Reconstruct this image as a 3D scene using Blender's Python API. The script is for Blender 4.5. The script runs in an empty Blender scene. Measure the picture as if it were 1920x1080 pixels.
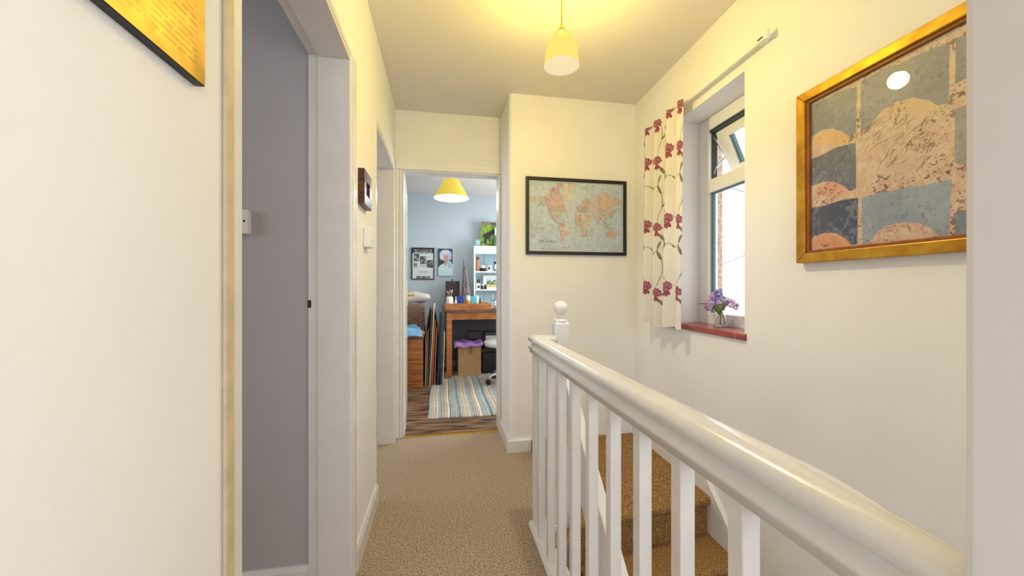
import bpy, bmesh, math, random
import numpy as np
from mathutils import Vector, Matrix
random.seed(7); rng = np.random.default_rng(7)
S = bpy.context.scene
C = S.collection
# ------------------------------------------------------------------ camera, world, lights, exposure
EYE = 1.11; F = 720.0; YAW = math.atan(132.0/720.0)
cd = bpy.data.cameras.new('camera'); cam = bpy.data.objects.new('camera', cd); C.objects.link(cam)
cd.sensor_width = 36; cd.lens = 36*F/1920; cd.clip_start = 0.02; cd.clip_end = 200
cam.location = (0, 0, EYE); cam.rotation_euler = (math.pi/2, 0, -YAW); S.camera = cam
W = bpy.data.worlds.new('world'); S.world = W; W.use_nodes = True
W.node_tree.nodes['Background'].inputs[0].default_value = (0.90, 0.95, 1.0, 1)
W.node_tree.nodes['Background'].inputs[1].default_value = 1.6
S.view_settings.view_transform = 'Standard'; S.view_settings.look = 'None'
S.view_settings.exposure = 0.33; S.view_settings.gamma = 1
S.view_settings.use_curve_mapping = False
def area(name, loc, direction, sx, sy, power, col):
    l = bpy.data.lights.new(name, 'AREA'); l.shape = 'RECTANGLE'; l.size = sx; l.size_y = sy
    l.energy = power; l.color = col
    o = bpy.data.objects.new(name, l); C.objects.link(o); o.location = loc
    o.rotation_euler = Vector(direction).to_track_quat('-Z', 'Z').to_euler(); return o
def point(name, loc, power, col, r):
    l = bpy.data.lights.new(name, 'POINT'); l.energy = power; l.color = col; l.shadow_soft_size = r
    o = bpy.data.objects.new(name, l); C.objects.link(o); o.location = loc; return o
area('added_fill_behind', (0.45, -1.64, 1.35), (0, 1, 0), 1.3, 1.5, 7, (0.95, 0.96, 1.0))  # added ambient fill; the opening behind the camera is invented
area('added_fill_right_behind', (1.22, -0.95, 1.5), (-1, 0, 0), 0.85, 1.15, 13.5, (0.93, 0.95, 1.0))  # added to brighten the left wall, through an invented side opening
area('daylight_bedroom_window', (-2.55, 0.3, 1.45), (1, 0, 0), 1.2, 1.1, 6.5, (0.95, 0.96, 1.0))
area('daylight_side_room_window', (-2.55, 2.4, 1.45), (1, 0, 0), 0.9, 1.0, 7, (0.92, 0.95, 1.0))
area('daylight_studio_window', (1.84, 4.2, 1.5), (-1, 0, -0.1), 1.4, 1.2, 35, (0.90, 0.96, 1.0))
# ------------------------------------------------------------------ photo pixel -> place helpers
def ang(u): return math.atan((u-960)/F) + YAW
def XatY(u, Y): return Y*math.tan(ang(u))
def depth(X, Y): return X*math.sin(YAW) + Y*math.cos(YAW)
def PY(u, v, Y):                       # on a plane Y = const
    X = XatY(u, Y); return Vector((X, Y, EYE + (540-v)/F*depth(X, Y)))
WX0, WK = 1.268, 0.0417                # right wall face: X = WX0 + WK*Y (the wall runs slightly skew)
WROT = -math.atan(WK)
def PW(u, v, off=0.0):                 # on the right wall (off metres proud of it); returns local (y, z)
    t = math.tan(ang(u)); Y = (WX0-off)/(t-WK); X = t*Y
    return (Y/math.cos(WROT), EYE + (540-v)/F*depth(X, Y))
# ------------------------------------------------------------------ mesh helpers
def bx(bm, x0, x1, y0, y1, z0, z1, m=None):
    vs = [bm.verts.new(p) for p in ((x0,y0,z0),(x1,y0,z0),(x1,y1,z0),(x0,y1,z0),(x0,y0,z1),(x1,y0,z1),(x1,y1,z1),(x0,y1,z1))]
    for f in ((3,2,1,0),(4,5,6,7),(0,1,5,4),(1,2,6,5),(2,3,7,6),(3,0,4,7)): bm.faces.new([vs[i] for i in f])
    if m is not None:
        for v in vs: v.co = m @ v.co
    return vs
def prism(bm, poly, a0, a1, f):        # poly of 2D points, f(p, a) -> 3D
    n = len(poly); A = [bm.verts.new(f(p, a0)) for p in poly]; B = [bm.verts.new(f(p, a1)) for p in poly]
    bm.faces.new(A[::-1]); bm.faces.new(B)
    for i in range(n): bm.faces.new((A[i], A[(i+1) % n], B[(i+1) % n], B[i]))
def lathe(bm, prof, c=(0,0,0), n=24, cap=True):
    rings = []
    for r, z in prof:
        rings.append([bm.verts.new((c[0]+r*math.cos(2*math.pi*k/n), c[1]+r*math.sin(2*math.pi*k/n), c[2]+z)) for k in range(n)])
    for a, b in zip(rings, rings[1:]):
        for k in range(n): bm.faces.new((a[k], a[(k+1) % n], b[(k+1) % n], b[k]))
    if cap: bm.faces.new(rings[0][::-1]); bm.faces.new(rings[-1])
def tube(bm, pts, r, n=6, r1=None):
    pts = [Vector(p) for p in pts]; rings = []
    for i, p in enumerate(pts):
        d = (pts[min(i+1, len(pts)-1)] - pts[max(i-1, 0)]).normalized()
        a = d.orthogonal().normalized() if i == 0 else (a - d*a.dot(d)).normalized()
        b = d.cross(a); rr = r if r1 is None else r + (r1-r)*i/(len(pts)-1)
        rings.append([bm.verts.new(p + (a*math.cos(2*math.pi*k/n) + b*math.sin(2*math.pi*k/n))*rr) for k in range(n)])
    for A, B in zip(rings, rings[1:]):
        for k in range(n): bm.faces.new((A[k], A[(k+1) % n], B[(k+1) % n], B[k]))
    bm.faces.new(rings[0][::-1]); bm.faces.new(rings[-1])
def ball(bm, c, r, sz=1.0, seg=12):
    m = Matrix.Translation(c) @ Matrix.Diagonal((r, r, r*sz, 1))
    bmesh.ops.create_uvsphere(bm, u_segments=seg, v_segments=max(6, seg*2//3), radius=1, matrix=m)
class NB:                               # "new bmesh" builder that links as one object
    def __init__(s): s.bm = bmesh.new()
    def box(s, *a, **k): bx(s.bm, *a, **k); return s
    def prism(s, *a): prism(s.bm, *a); return s
    def lathe(s, *a, **k): lathe(s.bm, *a, **k); return s
    def tube(s, *a, **k): tube(s.bm, *a, **k); return s
    def ball(s, *a, **k): ball(s.bm, *a, **k); return s
    def done(s, name, mat, parent=None, bevel=0, smooth=False, label=None, cat=None, group=None, kind=None, loc=None, rot=None):
        bmesh.ops.recalc_face_normals(s.bm, faces=s.bm.faces)
        me = bpy.data.meshes.new(name); s.bm.to_mesh(me); s.bm.free()
        return link(name, me, mat, parent, bevel, smooth, label, cat, group, kind, loc, rot)
def link(name, me, mat, parent=None, bevel=0, smooth=False, label=None, cat=None, group=None, kind=None, loc=None, rot=None):
    o = bpy.data.objects.new(name, me); C.objects.link(o)
    if mat: me.materials.append(mat)
    if smooth:
        for p in me.polygons: p.use_smooth = True
    if bevel:
        b = o.modifiers.new('bevel', 'BEVEL'); b.width = bevel; b.segments = 2; b.limit_method = 'ANGLE'; b.angle_limit = math.radians(40)
    if loc is not None: o.location = loc
    if rot is not None: o.rotation_euler = (0, 0, rot)
    if parent is not None:
        o.parent = parent
        if loc is None: o.matrix_parent_inverse = (Matrix.Translation(parent.location) @ Matrix.Rotation(parent.rotation_euler[2], 4, 'Z')).inverted()
        if parent.get('localframe'): o.matrix_parent_inverse = Matrix.Identity(4)
    tag(o, label, cat, group, kind); return o
def tag(o, label=None, cat=None, group=None, kind=None):
    if label: o['label'] = label
    if cat: o['category'] = cat
    if group: o['group'] = group
    if kind: o['kind'] = kind
    return o
def thing(name, label=None, cat=None, loc=(0,0,0), rot=0, group=None, kind=None, local=False):
    o = bpy.data.objects.new(name, None); C.objects.link(o); o.location = loc; o.rotation_euler = (0,0,rot)
    o.empty_display_size = 0.05
    if local: o['localframe'] = 1        # children are modelled in the thing's own frame
    return tag(o, label, cat, group, kind)
WALL_LOC = (WX0, 0, 0)
def wall_thing(*a, **k): return thing(*a, loc=WALL_LOC, rot=WROT, local=True, **k)
# ------------------------------------------------------------------ materials
def lin(c): return tuple(((x/255)/12.92 if x/255 <= 0.04045 else ((x/255+0.055)/1.055)**2.4) for x in c)
def mat(name, col, rough=0.5, var=0.0, scale=20, col2=None, bump=0.0, bscale=None, metal=0.0, emit=None, es=0, trans=0.0, coat=0.0, stretch=None, detail=4, spec=0.5):
    m = bpy.data.materials.new(name); m.use_nodes = True; nt = m.node_tree; b = nt.nodes['Principled BSDF']
    c = lin(col); b.inputs['Base Color'].default_value = (*c, 1); b.inputs['Roughness'].default_value = rough
    b.inputs['Metallic'].default_value = metal; b.inputs['Transmission Weight'].default_value = trans
    b.inputs['Coat Weight'].default_value = coat; b.inputs['Specular IOR Level'].default_value = spec
    if emit: b.inputs['Emission Color'].default_value = (*lin(emit), 1); b.inputs['Emission Strength'].default_value = es
    if var or col2 or bump:
        tc = nt.nodes.new('ShaderNodeTexCoord'); mp = nt.nodes.new('ShaderNodeMapping'); nt.links.new(tc.outputs['Object'], mp.inputs[0])
        if stretch: mp.inputs['Scale'].default_value = stretch
        n = nt.nodes.new('ShaderNodeTexNoise'); n.inputs['Scale'].default_value = scale; n.inputs['Detail'].default_value = detail
        nt.links.new(mp.outputs[0], n.inputs['Vector'])
        if var or col2:
            r = nt.nodes.new('ShaderNodeValToRGB'); r.color_ramp.elements[0].position = 0.36; r.color_ramp.elements[1].position = 0.64
            k = col2 and lin(col2) or tuple(x*(1-var) for x in c)
            r.color_ramp.elements[0].color = (*k, 1); r.color_ramp.elements[1].color = (*c, 1)
            nt.links.new(n.outputs['Fac'], r.inputs[0]); nt.links.new(r.outputs[0], b.inputs['Base Color'])
        if bump:
            n2 = n
            if bscale:
                n2 = nt.nodes.new('ShaderNodeTexNoise'); n2.inputs['Scale'].default_value = bscale; n2.inputs['Detail'].default_value = 3
                nt.links.new(mp.outputs[0], n2.inputs['Vector'])
            bp = nt.nodes.new('ShaderNodeBump'); bp.inputs['Strength'].default_value = bump; bp.inputs['Distance'].default_value = 0.004
            nt.links.new(n2.outputs['Fac'], bp.inputs['Height']); nt.links.new(bp.outputs[0], b.inputs['Normal'])
    return m
def print_mat(name, rough=0.6, coat=0.0, bump=0.0, bscale=60):
    m = mat(name, (128,128,128), rough, bump=bump, scale=bscale, coat=coat); nt = m.node_tree
    a = nt.nodes.new('ShaderNodeAttribute'); a.attribute_name = 'Col'
    nt.links.new(a.outputs['Color'], nt.nodes['Principled BSDF'].inputs['Base Color']); return m
M = {}
M['wall'] = mat('cream_wall_paint', (238,236,232), 0.75, var=0.03, scale=3, bump=0.12, bscale=90)
M['wall_white'] = mat('white_wall_paint', (226,222,222), 0.75, var=0.04, scale=3, bump=0.1, bscale=90)
M['ceil'] = mat('ceiling_paint', (226,220,214), 0.8, var=0.03, scale=2, bump=0.08, bscale=60)
M['room1'] = mat('grey_lilac_wall_paint', (184,180,182), 0.8, var=0.04, scale=3)
M['studio_wall'] = mat('pale_blue_wall_paint', (188,200,206), 0.8, var=0.03, scale=2)
M['gloss'] = mat('white_gloss_paint', (232,229,226), 0.22, var=0.05, scale=12, bump=0.08, bscale=40, coat=0.3)
M['satin'] = mat('white_satin_paint', (226,222,217), 0.4, var=0.05, scale=10, bump=0.06, bscale=50)
M['beige_edge'] = mat('aged_beige_paint', (214,194,160), 0.6, var=0.2, scale=18, bump=0.2, bscale=50)
M['carpet'] = mat('beige_carpet', (204,182,156), 0.95, scale=150, col2=(134,112,90), bump=0.6, bscale=500, spec=0.1)
M['stair_carpet'] = mat('lamp_tinted_brown_carpet', (184,144,92), 0.95, scale=150, col2=(112,80,44), bump=0.6, bscale=500, spec=0.1)  # warm lamp light is put into the brown of this carpet
M['vinyl'] = mat('dark_wood_vinyl', (150,116,88), 0.35, scale=4.5, col2=(52,36,28), stretch=(1.0,5,1), detail=10)
M['brass'] = mat('brass', (214,170,60), 0.3, metal=1.0)
M['gold'] = mat('gold_leaf_frame', (206,158,52), 0.38, scale=14, col2=(168,116,28), metal=0.55, bump=0.15, bscale=40)
M['gold_inner'] = mat('brown_inner_slip', (150,84,28), 0.5, var=0.3, scale=20)
M['black'] = mat('black_paint', (24,18,18), 0.45)
M['darkwood'] = mat('dark_red_brown_wood', (92,48,28), 0.35, scale=20, col2=(58,26,16), stretch=(1,1,6))
M['oak'] = mat('orange_oak', (200,130,66), 0.45, scale=7, col2=(158,92,42), stretch=(1,1,8), detail=8)
M['oak_x'] = mat('orange_oak_long', (198,128,66), 0.45, scale=7, col2=(152,88,42), stretch=(1,8,8), detail=8)
M['desktop'] = mat('worn_desk_top', (138,98,78), 0.4, scale=14, col2=(92,54,40), stretch=(1,6,6))
M['white'] = mat('white_plastic', (235,234,230), 0.35, var=0.02, scale=10)
M['upvc'] = mat('white_upvc', (240,240,240), 0.25, var=0.02, scale=6)
M['gasket'] = mat('dark_rubber_gasket', (52,62,68), 0.5, var=0.2, scale=30)
M['spacer'] = mat('grey_blue_glazing_spacer', (92,122,132), 0.35, var=0.1, scale=30)
M['metal'] = mat('steel', (190,192,194), 0.25, metal=1.0)
M['chrome'] = mat('chrome', (220,224,226), 0.08, metal=1.0)
M['glass'] = mat('clear_glass', (255,255,255), 0.0, trans=1.0)
M['red_tile'] = mat('red_quarry_tile', (156,52,48), 0.28, var=0.25, scale=14, coat=0.4)
M['grout'] = mat('pale_grout', (216,196,186), 0.8, var=0.1, scale=30)
M['brick'] = mat('pale_brick', (214,190,168), 0.9, scale=60, col2=(170,138,116), bump=0.4)
M['shade_glass'] = None
M['green'] = mat('leaf_green', (112,150,38), 0.45, var=0.3, scale=30)
M['lilac'] = mat('lilac_petal', (206,184,232), 0.6, var=0.25, scale=40)
M['violet'] = mat('violet_petal', (150,138,208), 0.6, var=0.25, scale=40)
M['pink'] = mat('pink_petal', (236,186,224), 0.6, var=0.2, scale=40)
def glass_pane(name):                    # thin architectural glazing
    m = bpy.data.materials.new(name); m.use_nodes = True; nt = m.node_tree; nt.nodes.clear()
    o = nt.nodes.new('ShaderNodeOutputMaterial'); mx = nt.nodes.new('ShaderNodeMixShader'); t = nt.nodes.new('ShaderNodeBsdfTransparent')
    g = nt.nodes.new('ShaderNodeBsdfGlossy'); g.inputs['Roughness'].default_value = 0.01; fr = nt.nodes.new('ShaderNodeFresnel'); fr.inputs[0].default_value = 1.45
    ge = nt.nodes.new('ShaderNodeNewGeometry'); iv = nt.nodes.new('ShaderNodeMath'); iv.operation = 'SUBTRACT'; iv.inputs[0].default_value = 1; nt.links.new(ge.outputs['Backfacing'], iv.inputs[1])
    mu = nt.nodes.new('ShaderNodeMath'); mu.operation = 'MULTIPLY'; nt.links.new(fr.outputs[0], mu.inputs[0]); nt.links.new(iv.outputs[0], mu.inputs[1])
    nt.links.new(mu.outputs[0], mx.inputs[0]); nt.links.new(t.outputs[0], mx.inputs[1]); nt.links.new(g.outputs[0], mx.inputs[2]); nt.links.new(mx.outputs[0], o.inputs[0]); return m
M['pane'] = glass_pane('window_glass')
def shade_mat(name, col, es, tw=0.5):
    m = mat(name, col, 0.35, emit=col, es=es, var=0.03, scale=8); nt = m.node_tree; b = nt.nodes['Principled BSDF']
    out = nt.nodes['Material Output']; tr = nt.nodes.new('ShaderNodeBsdfTranslucent'); tr.inputs[0].default_value = (*lin(col), 1)
    mx = nt.nodes.new('ShaderNodeMixShader'); mx.inputs[0].default_value = tw
    nt.links.new(b.outputs[0], mx.inputs[1]); nt.links.new(tr.outputs[0], mx.inputs[2]); nt.links.new(mx.outputs[0], out.inputs[0]); return m
def lamp_glass(name, outer, inner, strength, fac, tint):   # glowing thin opal glass that also lets tinted light straight through
    m = bpy.data.materials.new(name); m.use_nodes = True; nt = m.node_tree; nt.nodes.clear(); N = nt.nodes.new
    out = N('ShaderNodeOutputMaterial'); ge = N('ShaderNodeNewGeometry'); mc = N('ShaderNodeMix'); mc.data_type = 'RGBA'
    mc.inputs[6].default_value = (*lin(outer), 1); mc.inputs[7].default_value = (*lin(inner), 1); nt.links.new(ge.outputs['Backfacing'], mc.inputs[0])
    em = N('ShaderNodeEmission'); em.inputs[1].default_value = strength; nt.links.new(mc.outputs[2], em.inputs[0])
    tp = N('ShaderNodeBsdfTransparent'); tp.inputs[0].default_value = (*tint, 1); mx = N('ShaderNodeMixShader'); mx.inputs[0].default_value = fac
    nt.links.new(em.outputs[0], mx.inputs[1]); nt.links.new(tp.outputs[0], mx.inputs[2]); nt.links.new(mx.outputs[0], out.inputs[0]); return m
M['shade_glass'] = lamp_glass('lit_cream_glass', (246,226,140), (255,250,226), 1.0, 0.54, (1.0, 0.80, 0.14))
M['shade_yellow'] = shade_mat('lit_yellow_fabric', (236,220,116), 0.12)
M['bulb'] = mat('lit_bulb', (255,250,225), 0.4, emit=(255,244,205), es=6)
# ------------------------------------------------------------------ raster prints carried as mesh colours
def inpoly(px, py, poly):
    r = np.zeros(px.shape, bool); n = len(poly); j = n-1
    for i in range(n):
        xi, yi = poly[i]; xj, yj = poly[j]
        c = ((yi > py) != (yj > py)); 
        if yi != yj: r ^= c & (px < (xj-xi)*(py-yi)/(yj-yi)+xi)
        j = i
    return r
def seg_dist(px, py, a, b):
    ax, ay = a; dx, dy = b[0]-ax, b[1]-ay; L = dx*dx+dy*dy+1e-12
    t = np.clip(((px-ax)*dx+(py-ay)*dy)/L, 0, 1); return np.hypot(px-ax-t*dx, py-ay-t*dy)
def vnoise(px, py, s, seed):            # smooth value noise
    g = np.random.default_rng(seed).random((64, 64)); x = px*s % 63; y = py*s % 63
    i = x.astype(int); j = y.astype(int); fx = x-i; fy = y-j; fx = fx*fx*(3-2*fx); fy = fy*fy*(3-2*fy)
    return (g[j, i]*(1-fx)+g[j, i+1]*fx)*(1-fy)+(g[j+1, i]*(1-fx)+g[j+1, i+1]*fx)*fy
class Canvas:
    def __init__(s, w, h, nx, ny, base):
        s.w, s.h, s.nx, s.ny = w, h, nx, ny
        s.x, s.y = np.meshgrid(np.linspace(0, w, nx+1), np.linspace(0, h, ny+1)); s.c = np.empty((ny+1, nx+1, 3)); s.c[:] = lin(base)
    def put(s, mask, col, a=1.0):
        mask = np.asarray(mask, float)*a; s.c = s.c*(1-mask[..., None]) + np.array(lin(col))*mask[..., None]
    def poly(s, p, col, a=1.0): s.put(inpoly(s.x, s.y, p), col, a)
    def line(s, pts, r, col, a=1.0):
        for p, q in zip(pts, pts[1:]): s.put(seg_dist(s.x, s.y, p, q) < r, col, a)
    def ell(s, cx, cy, rx, ry, col, rot=0, a=1.0):
        X = s.x-cx; Y = s.y-cy; c, n = math.cos(rot), math.sin(rot); s.put(((X*c+Y*n)/rx)**2+((-X*n+Y*c)/ry)**2 < 1, col, a)
    def rect(s, x0, x1, y0, y1, col, a=1.0): s.put((s.x >= x0) & (s.x <= x1) & (s.y >= y0) & (s.y <= y1), col, a)
    def mottle(s, sc, amt, seed, mask=None):
        n = 1+(vnoise(s.x, s.y, sc, seed)-0.5)*2*amt
        if mask is not None: n = np.where(mask, n, 1)
        s.c = np.clip(s.c*n[..., None], 0, 1)
    def mesh(s, name, f):
        nx, ny = s.nx, s.ny; P = f(s.x.ravel(), s.y.ravel()).astype(np.float32)
        i = np.arange(ny)[:, None]*(nx+1)+np.arange(nx)[None]; q = np.stack([i, i+1, i+nx+2, i+nx+1], -1).reshape(-1, 4).astype(np.int32)
        me = bpy.data.meshes.new(name); me.vertices.add(len(P)); me.vertices.foreach_set('co', P.ravel())
        me.loops.add(q.size); me.loops.foreach_set('vertex_index', q.ravel()); me.polygons.add(len(q))
        me.polygons.foreach_set('loop_start', np.arange(0, q.size, 4, dtype=np.int32)); me.polygons.foreach_set('loop_total', np.full(len(q), 4, np.int32))
        me.update(calc_edges=True)
        a = me.color_attributes.new('Col', 'FLOAT_COLOR', 'POINT'); cc = np.ones((len(P), 4), np.float32); cc[:, :3] = s.c.reshape(-1, 3)
        a.data.foreach_set('color', cc.ravel()); return me
# ================================================================== THE SETTING
CEIL = 2.43; LW = -0.335; LT = 0.145; D1 = (0.725, 1.504); D2 = (2.10, 2.84); HEAD = 1.955
FY = 2.95; MY = 2.56; NX = 0.45; FD = (-0.276, 0.432); FT = 0.11
w = NB()
for y0, y1 in ((-1.7, D1[0]-0.035), (D1[1]+0.035, D2[0]-0.035), (D2[1]+0.035, FY+FT)): w.box(LW-LT, LW, y0, y1, 0, CEIL)
for d in (D1, D2): w.box(LW-LT, LW, d[0]-0.035, d[1]+0.035, HEAD+0.035, CEIL)
w.done('wall_left', M['wall'], kind='structure')
w = NB(); w.box(LW, FD[0]-0.045, FY, FY+FT, 0, CEIL).box(FD[0]-0.045, FD[1]+0.015, FY, FY+FT, 1.98+0.03, CEIL).box(FD[1]+0.015, NX, FY, FY+FT, 0, CEIL)
w.done('wall_end', M['wall'], kind='structure')
nb = NB(); R = 0.03                                  # nib wall with a rounded plaster corner
poly = [(NX, FY+FT), (NX, MY+R)] + [(NX+R-R*math.cos(a), MY+R-R*math.sin(a)) for a in [math.pi/2*k/6 for k in range(1, 7)]] + [(1.7, MY), (1.7, FY+FT)]
nb.prism(poly, -2.6, CEIL, lambda p, a: (p[0], p[1], a)); nb.done('wall_stair_end', M['wall'], kind='structure')
WIN = (1.50, 2.05, 0.905, 2.08); WT = 0.30
w = NB(); w.box(0, WT, -1.75, -1.40, -2.6, CEIL).box(0, WT, -0.5, WIN[0], -2.6, CEIL).box(0, WT, -1.40, -0.5, -2.6, 0.9).box(0, WT, -1.40, -0.5, 2.1, CEIL).box(0, WT, WIN[1], 2.8, -2.6, CEIL).box(0, WT, WIN[0], WIN[1], -2.6, WIN[2]-0.03).box(0, WT, WIN[0], WIN[1], WIN[3], CEIL)
w.done('wall_right', M['wall'], kind='structure', loc=WALL_LOC, rot=WROT)
nbx = NB(); nbx.box(0.36, 0.52, 0.04, 0.209, 0, CEIL); nbx.done('wall_near', M['wall_white'], bevel=0.006, kind='structure')
w = NB(); w.box(LW-LT, 1.5, -1.8, -1.7, -2.6, 0.55).box(LW-LT, 1.5, -1.8, -1.7, 2.15, CEIL).box(LW-LT, -0.25, -1.8, -1.7, 0.55, 2.15).box(1.15, 1.5, -1.8, -1.7, 0.55, 2.15)
w.done('wall_back', M['wall'], kind='structure')
NB().box(LW-LT-0.2, 1.75, -1.8, FY+FT, CEIL, CEIL+0.1).done('ceiling', M['ceil'], kind='structure')
fl = NB(); fl.box(LW-LT, 0.46, -1.8, FY+0.02, -0.25, 0).box(0.46, 0.60, 1.60, MY+0.01, -0.25, 0); fl.done('floor', M['carpet'], kind='structure')
NB().box(0.44, 0.50, -1.7, 1.62, -2.6, -0.02).done('wall_stairwell', M['wall'], kind='structure')
NB().box(0.3, 1.8, -1.8, 3.0, -2.7, -2.6).done('floor_lower_hall', M['stair_carpet'], kind='structure')
# skirting boards
def skirt(name, poly_y, place):                      # moulded skirting: profile (depth, height)
    b = NB(); prof = [(0,0),(0.014,0),(0.014,0.075),(0.009,0.088),(0.007,0.095),(0,0.095)]
    for (a0, a1) in poly_y: b.prism(prof, a0, a1, place)
    return b.done(name, M['gloss'], kind='structure')
skirt('baseboard_left', [(-1.7, D1[0]-0.06), (D1[1]+0.08, D2[0]-0.012)], lambda p, a: (LW+p[0], a, p[1]))
bs = NB(); prof = [(0,0),(0.014,0),(0.014,0.075),(0.009,0.088),(0.007,0.095),(0,0.095)]; bm = bs.bm
rg = [[bm.verts.new((NX-p[0], FY-0.001, p[1])) for p in prof], [bm.verts.new((NX-p[0], MY-p[0], p[1])) for p in prof], [bm.verts.new((0.60, MY-p[0], p[1])) for p in prof]]
for A, B in zip(rg, rg[1:]):
    for k in range(6): bm.faces.new((A[k], A[(k+1) % 6], B[(k+1) % 6], B[k]))
bm.faces.new(rg[0]); bm.faces.new(rg[2])
bs.done('baseboard_end', M['gloss'], kind='structure')
# doorways in the left wall: linings, stops, architraves
def side_door(n, d, near_beige):
    t = thing('door_%d' % n, 'white painted doorway lining in the left wall', None, (LW, (d[0]+d[1])/2, 0), kind='structure')
    for i, (y0, y1, s) in enumerate(((d[0]-0.035, d[0], -1), (d[1], d[1]+0.035, 1))):
        b = NB(); b.box(LW-0.11, LW+0.002, y0, y1, 0, HEAD)
        b.box(LW-LT, LW-0.11, y0-(0 if s > 0 else 0), y1, 0, HEAD) if False else b.box(LW-LT, LW-0.11, y0+(0.012 if s > 0 else 0), y1-(0 if s > 0 else 0.012), 0, HEAD+0.012)
        b.done('jamb', M['satin'], t, bevel=0.002)
    b = NB(); b.box(LW-0.11, LW+0.002, d[0]-0.035, d[1]+0.035, HEAD, HEAD+0.035).box(LW-LT, LW-0.11, d[0]-0.035, d[1]+0.035, HEAD+0.012, HEAD+0.035); b.done('head', M['satin'], t, bevel=0.002)
    b = NB(); b.box(LW, LW+0.006, d[1]+0.006, d[1]+0.028, 0, HEAD+0.03).box(LW, LW+0.010, d[1]+0.03, d[1]+0.075, 0, HEAD+0.03) if n == 1 else b.box(LW, LW+0.006, d[1]+0.004, d[1]+0.05, 0, HEAD+0.03)
    b.done('architrave', M['gloss'], t, bevel=0.003)
    b = NB(); b.box(LW, LW+0.007, d[0]-0.06, d[0]-0.034, 0, HEAD+0.03) if near_beige else b.box(LW, LW+0.004, d[0]-0.03, d[0]-0.002, 0, HEAD+0.03); b.done('architrave', M['beige_edge'] if near_beige else M['gloss'], t, bevel=0.003)
    NB().box(LW, LW+0.005, d[0]-0.03, d[1]+0.03, HEAD+0.012, HEAD+0.033).done('architrave', M['gloss'], t, bevel=0.002)
    return t
d1 = side_door(1, D1, True); d2 = side_door(2, D2, False)
p = PY(580, 570, D1[1]+0.011)
st = NB(); st.box(p.x-0.006, p.x+0.006, D1[1]+0.0105, D1[1]+0.0125, p.z-0.014, p.z+0.014); sp = st.done('strike_plate', M['darkwood'], d1)
# far doorway with its open door leaf
t = thing('door_3', None, None, (0.08, FY, 0), kind='structure')
NB().box(FD[0]-0.03, FD[0], FY-0.002, FY+FT, 0, 1.98).done('jamb', M['satin'], t, bevel=0.002)
NB().box(FD[1], FD[1]+0.017, FY-0.03, FY+FT, 0, 1.98).done('jamb', M['satin'], t, bevel=0.002)
NB().box(FD[0]-0.03, FD[1]+0.017, FY-0.002, FY+FT, 1.98, 2.01).done('head', M['satin'], t, bevel=0.002)
b = NB(); b.box(LW+0.001, FD[0]-0.032, FY-0.016, FY, 0, 1.9895).box(FD[0]-0.0315, FD[0]-0.014, FY-0.009, FY-0.0025, 0, 1.9895); b.done('architrave', M['gloss'], t, bevel=0.003)
NB().box(LW+0.001, NX-0.001, FY-0.016, FY, 1.99, 2.05).done('architrave', M['wall'], t, bevel=0.003)
leafm = Matrix.Translation((-0.272, FY+FT+0.02, 0)) @ Matrix.Rotation(math.radians(94), 4, 'Z')
lf = NB().box(0, 0.70, 0, 0.036, 0.008, 1.97, m=leafm).done('door_leaf', M['gloss'], t, bevel=0.002)
hb = NB(); hb.box(0.60, 0.645, -0.006, 0, 0.95, 1.12, m=leafm); hb.tube([leafm @ Vector(q) for q in ((0.622,0,1.04),(0.622,-0.055,1.04))], 0.009); hb.tube([leafm @ Vector(q) for q in ((0.625,-0.055,1.04),(0.56,-0.058,1.045),(0.51,-0.055,1.04))], 0.010)
hb.done('lever_handle', M['brass'], lf, bevel=0.001, label='brass lever handle')
th = NB(); th.box(FD[0]-0.001, FD[1]+0.001, FY-0.012, FY+0.024, -0.002, 0.006); th.done('trim_1', M['brass'], bevel=0.002, kind='structure', label='thin brass threshold strip between carpet and wood floor')
# rooms through the left doorways
RL = -2.65
NB().box(RL, LW-LT, -1.8, FY+FT, -0.2, -0.001).done('floor_side_rooms', M['carpet'], kind='structure')
NB().box(RL, LW-LT, -1.8, FY+FT, CEIL, CEIL+0.1).done('ceiling_side_rooms', M['ceil'], kind='structure')
NB().box(RL, LW-LT, D1[1]+0.036, D1[1]+0.12, 0, CEIL).done('wall_bedroom', M['room1'], kind='structure')
NB().box(RL, LW-LT, -1.8, -1.7, 0, CEIL).done('wall_bedroom_back', M['room1'], kind='structure')
w = NB()
for y0, y1 in ((-1.8, -0.35), (0.95, 1.9), (2.9, FY+FT)): w.box(RL-0.1, RL, y0, y1, 0, CEIL)
for y0, y1 in ((-0.35, 0.95), (1.9, 2.9)): w.box(RL-0.1, RL, y0, y1, 0, 0.85); w.box(RL-0.1, RL, y0, y1, 2.05, CEIL)
w.done('wall_side_rooms_outer', M['room1'], kind='structure')
bb = NB(); bb.prism([(0,0),(0.016,0),(0.016,0.07),(0.008,0.085),(0,0.085)], RL, LW-LT-0.002, lambda p, a: (a, D1[1]+0.036-p[0], p[1])); bb.done('baseboard_bedroom', M['gloss'], kind='structure')
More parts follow.
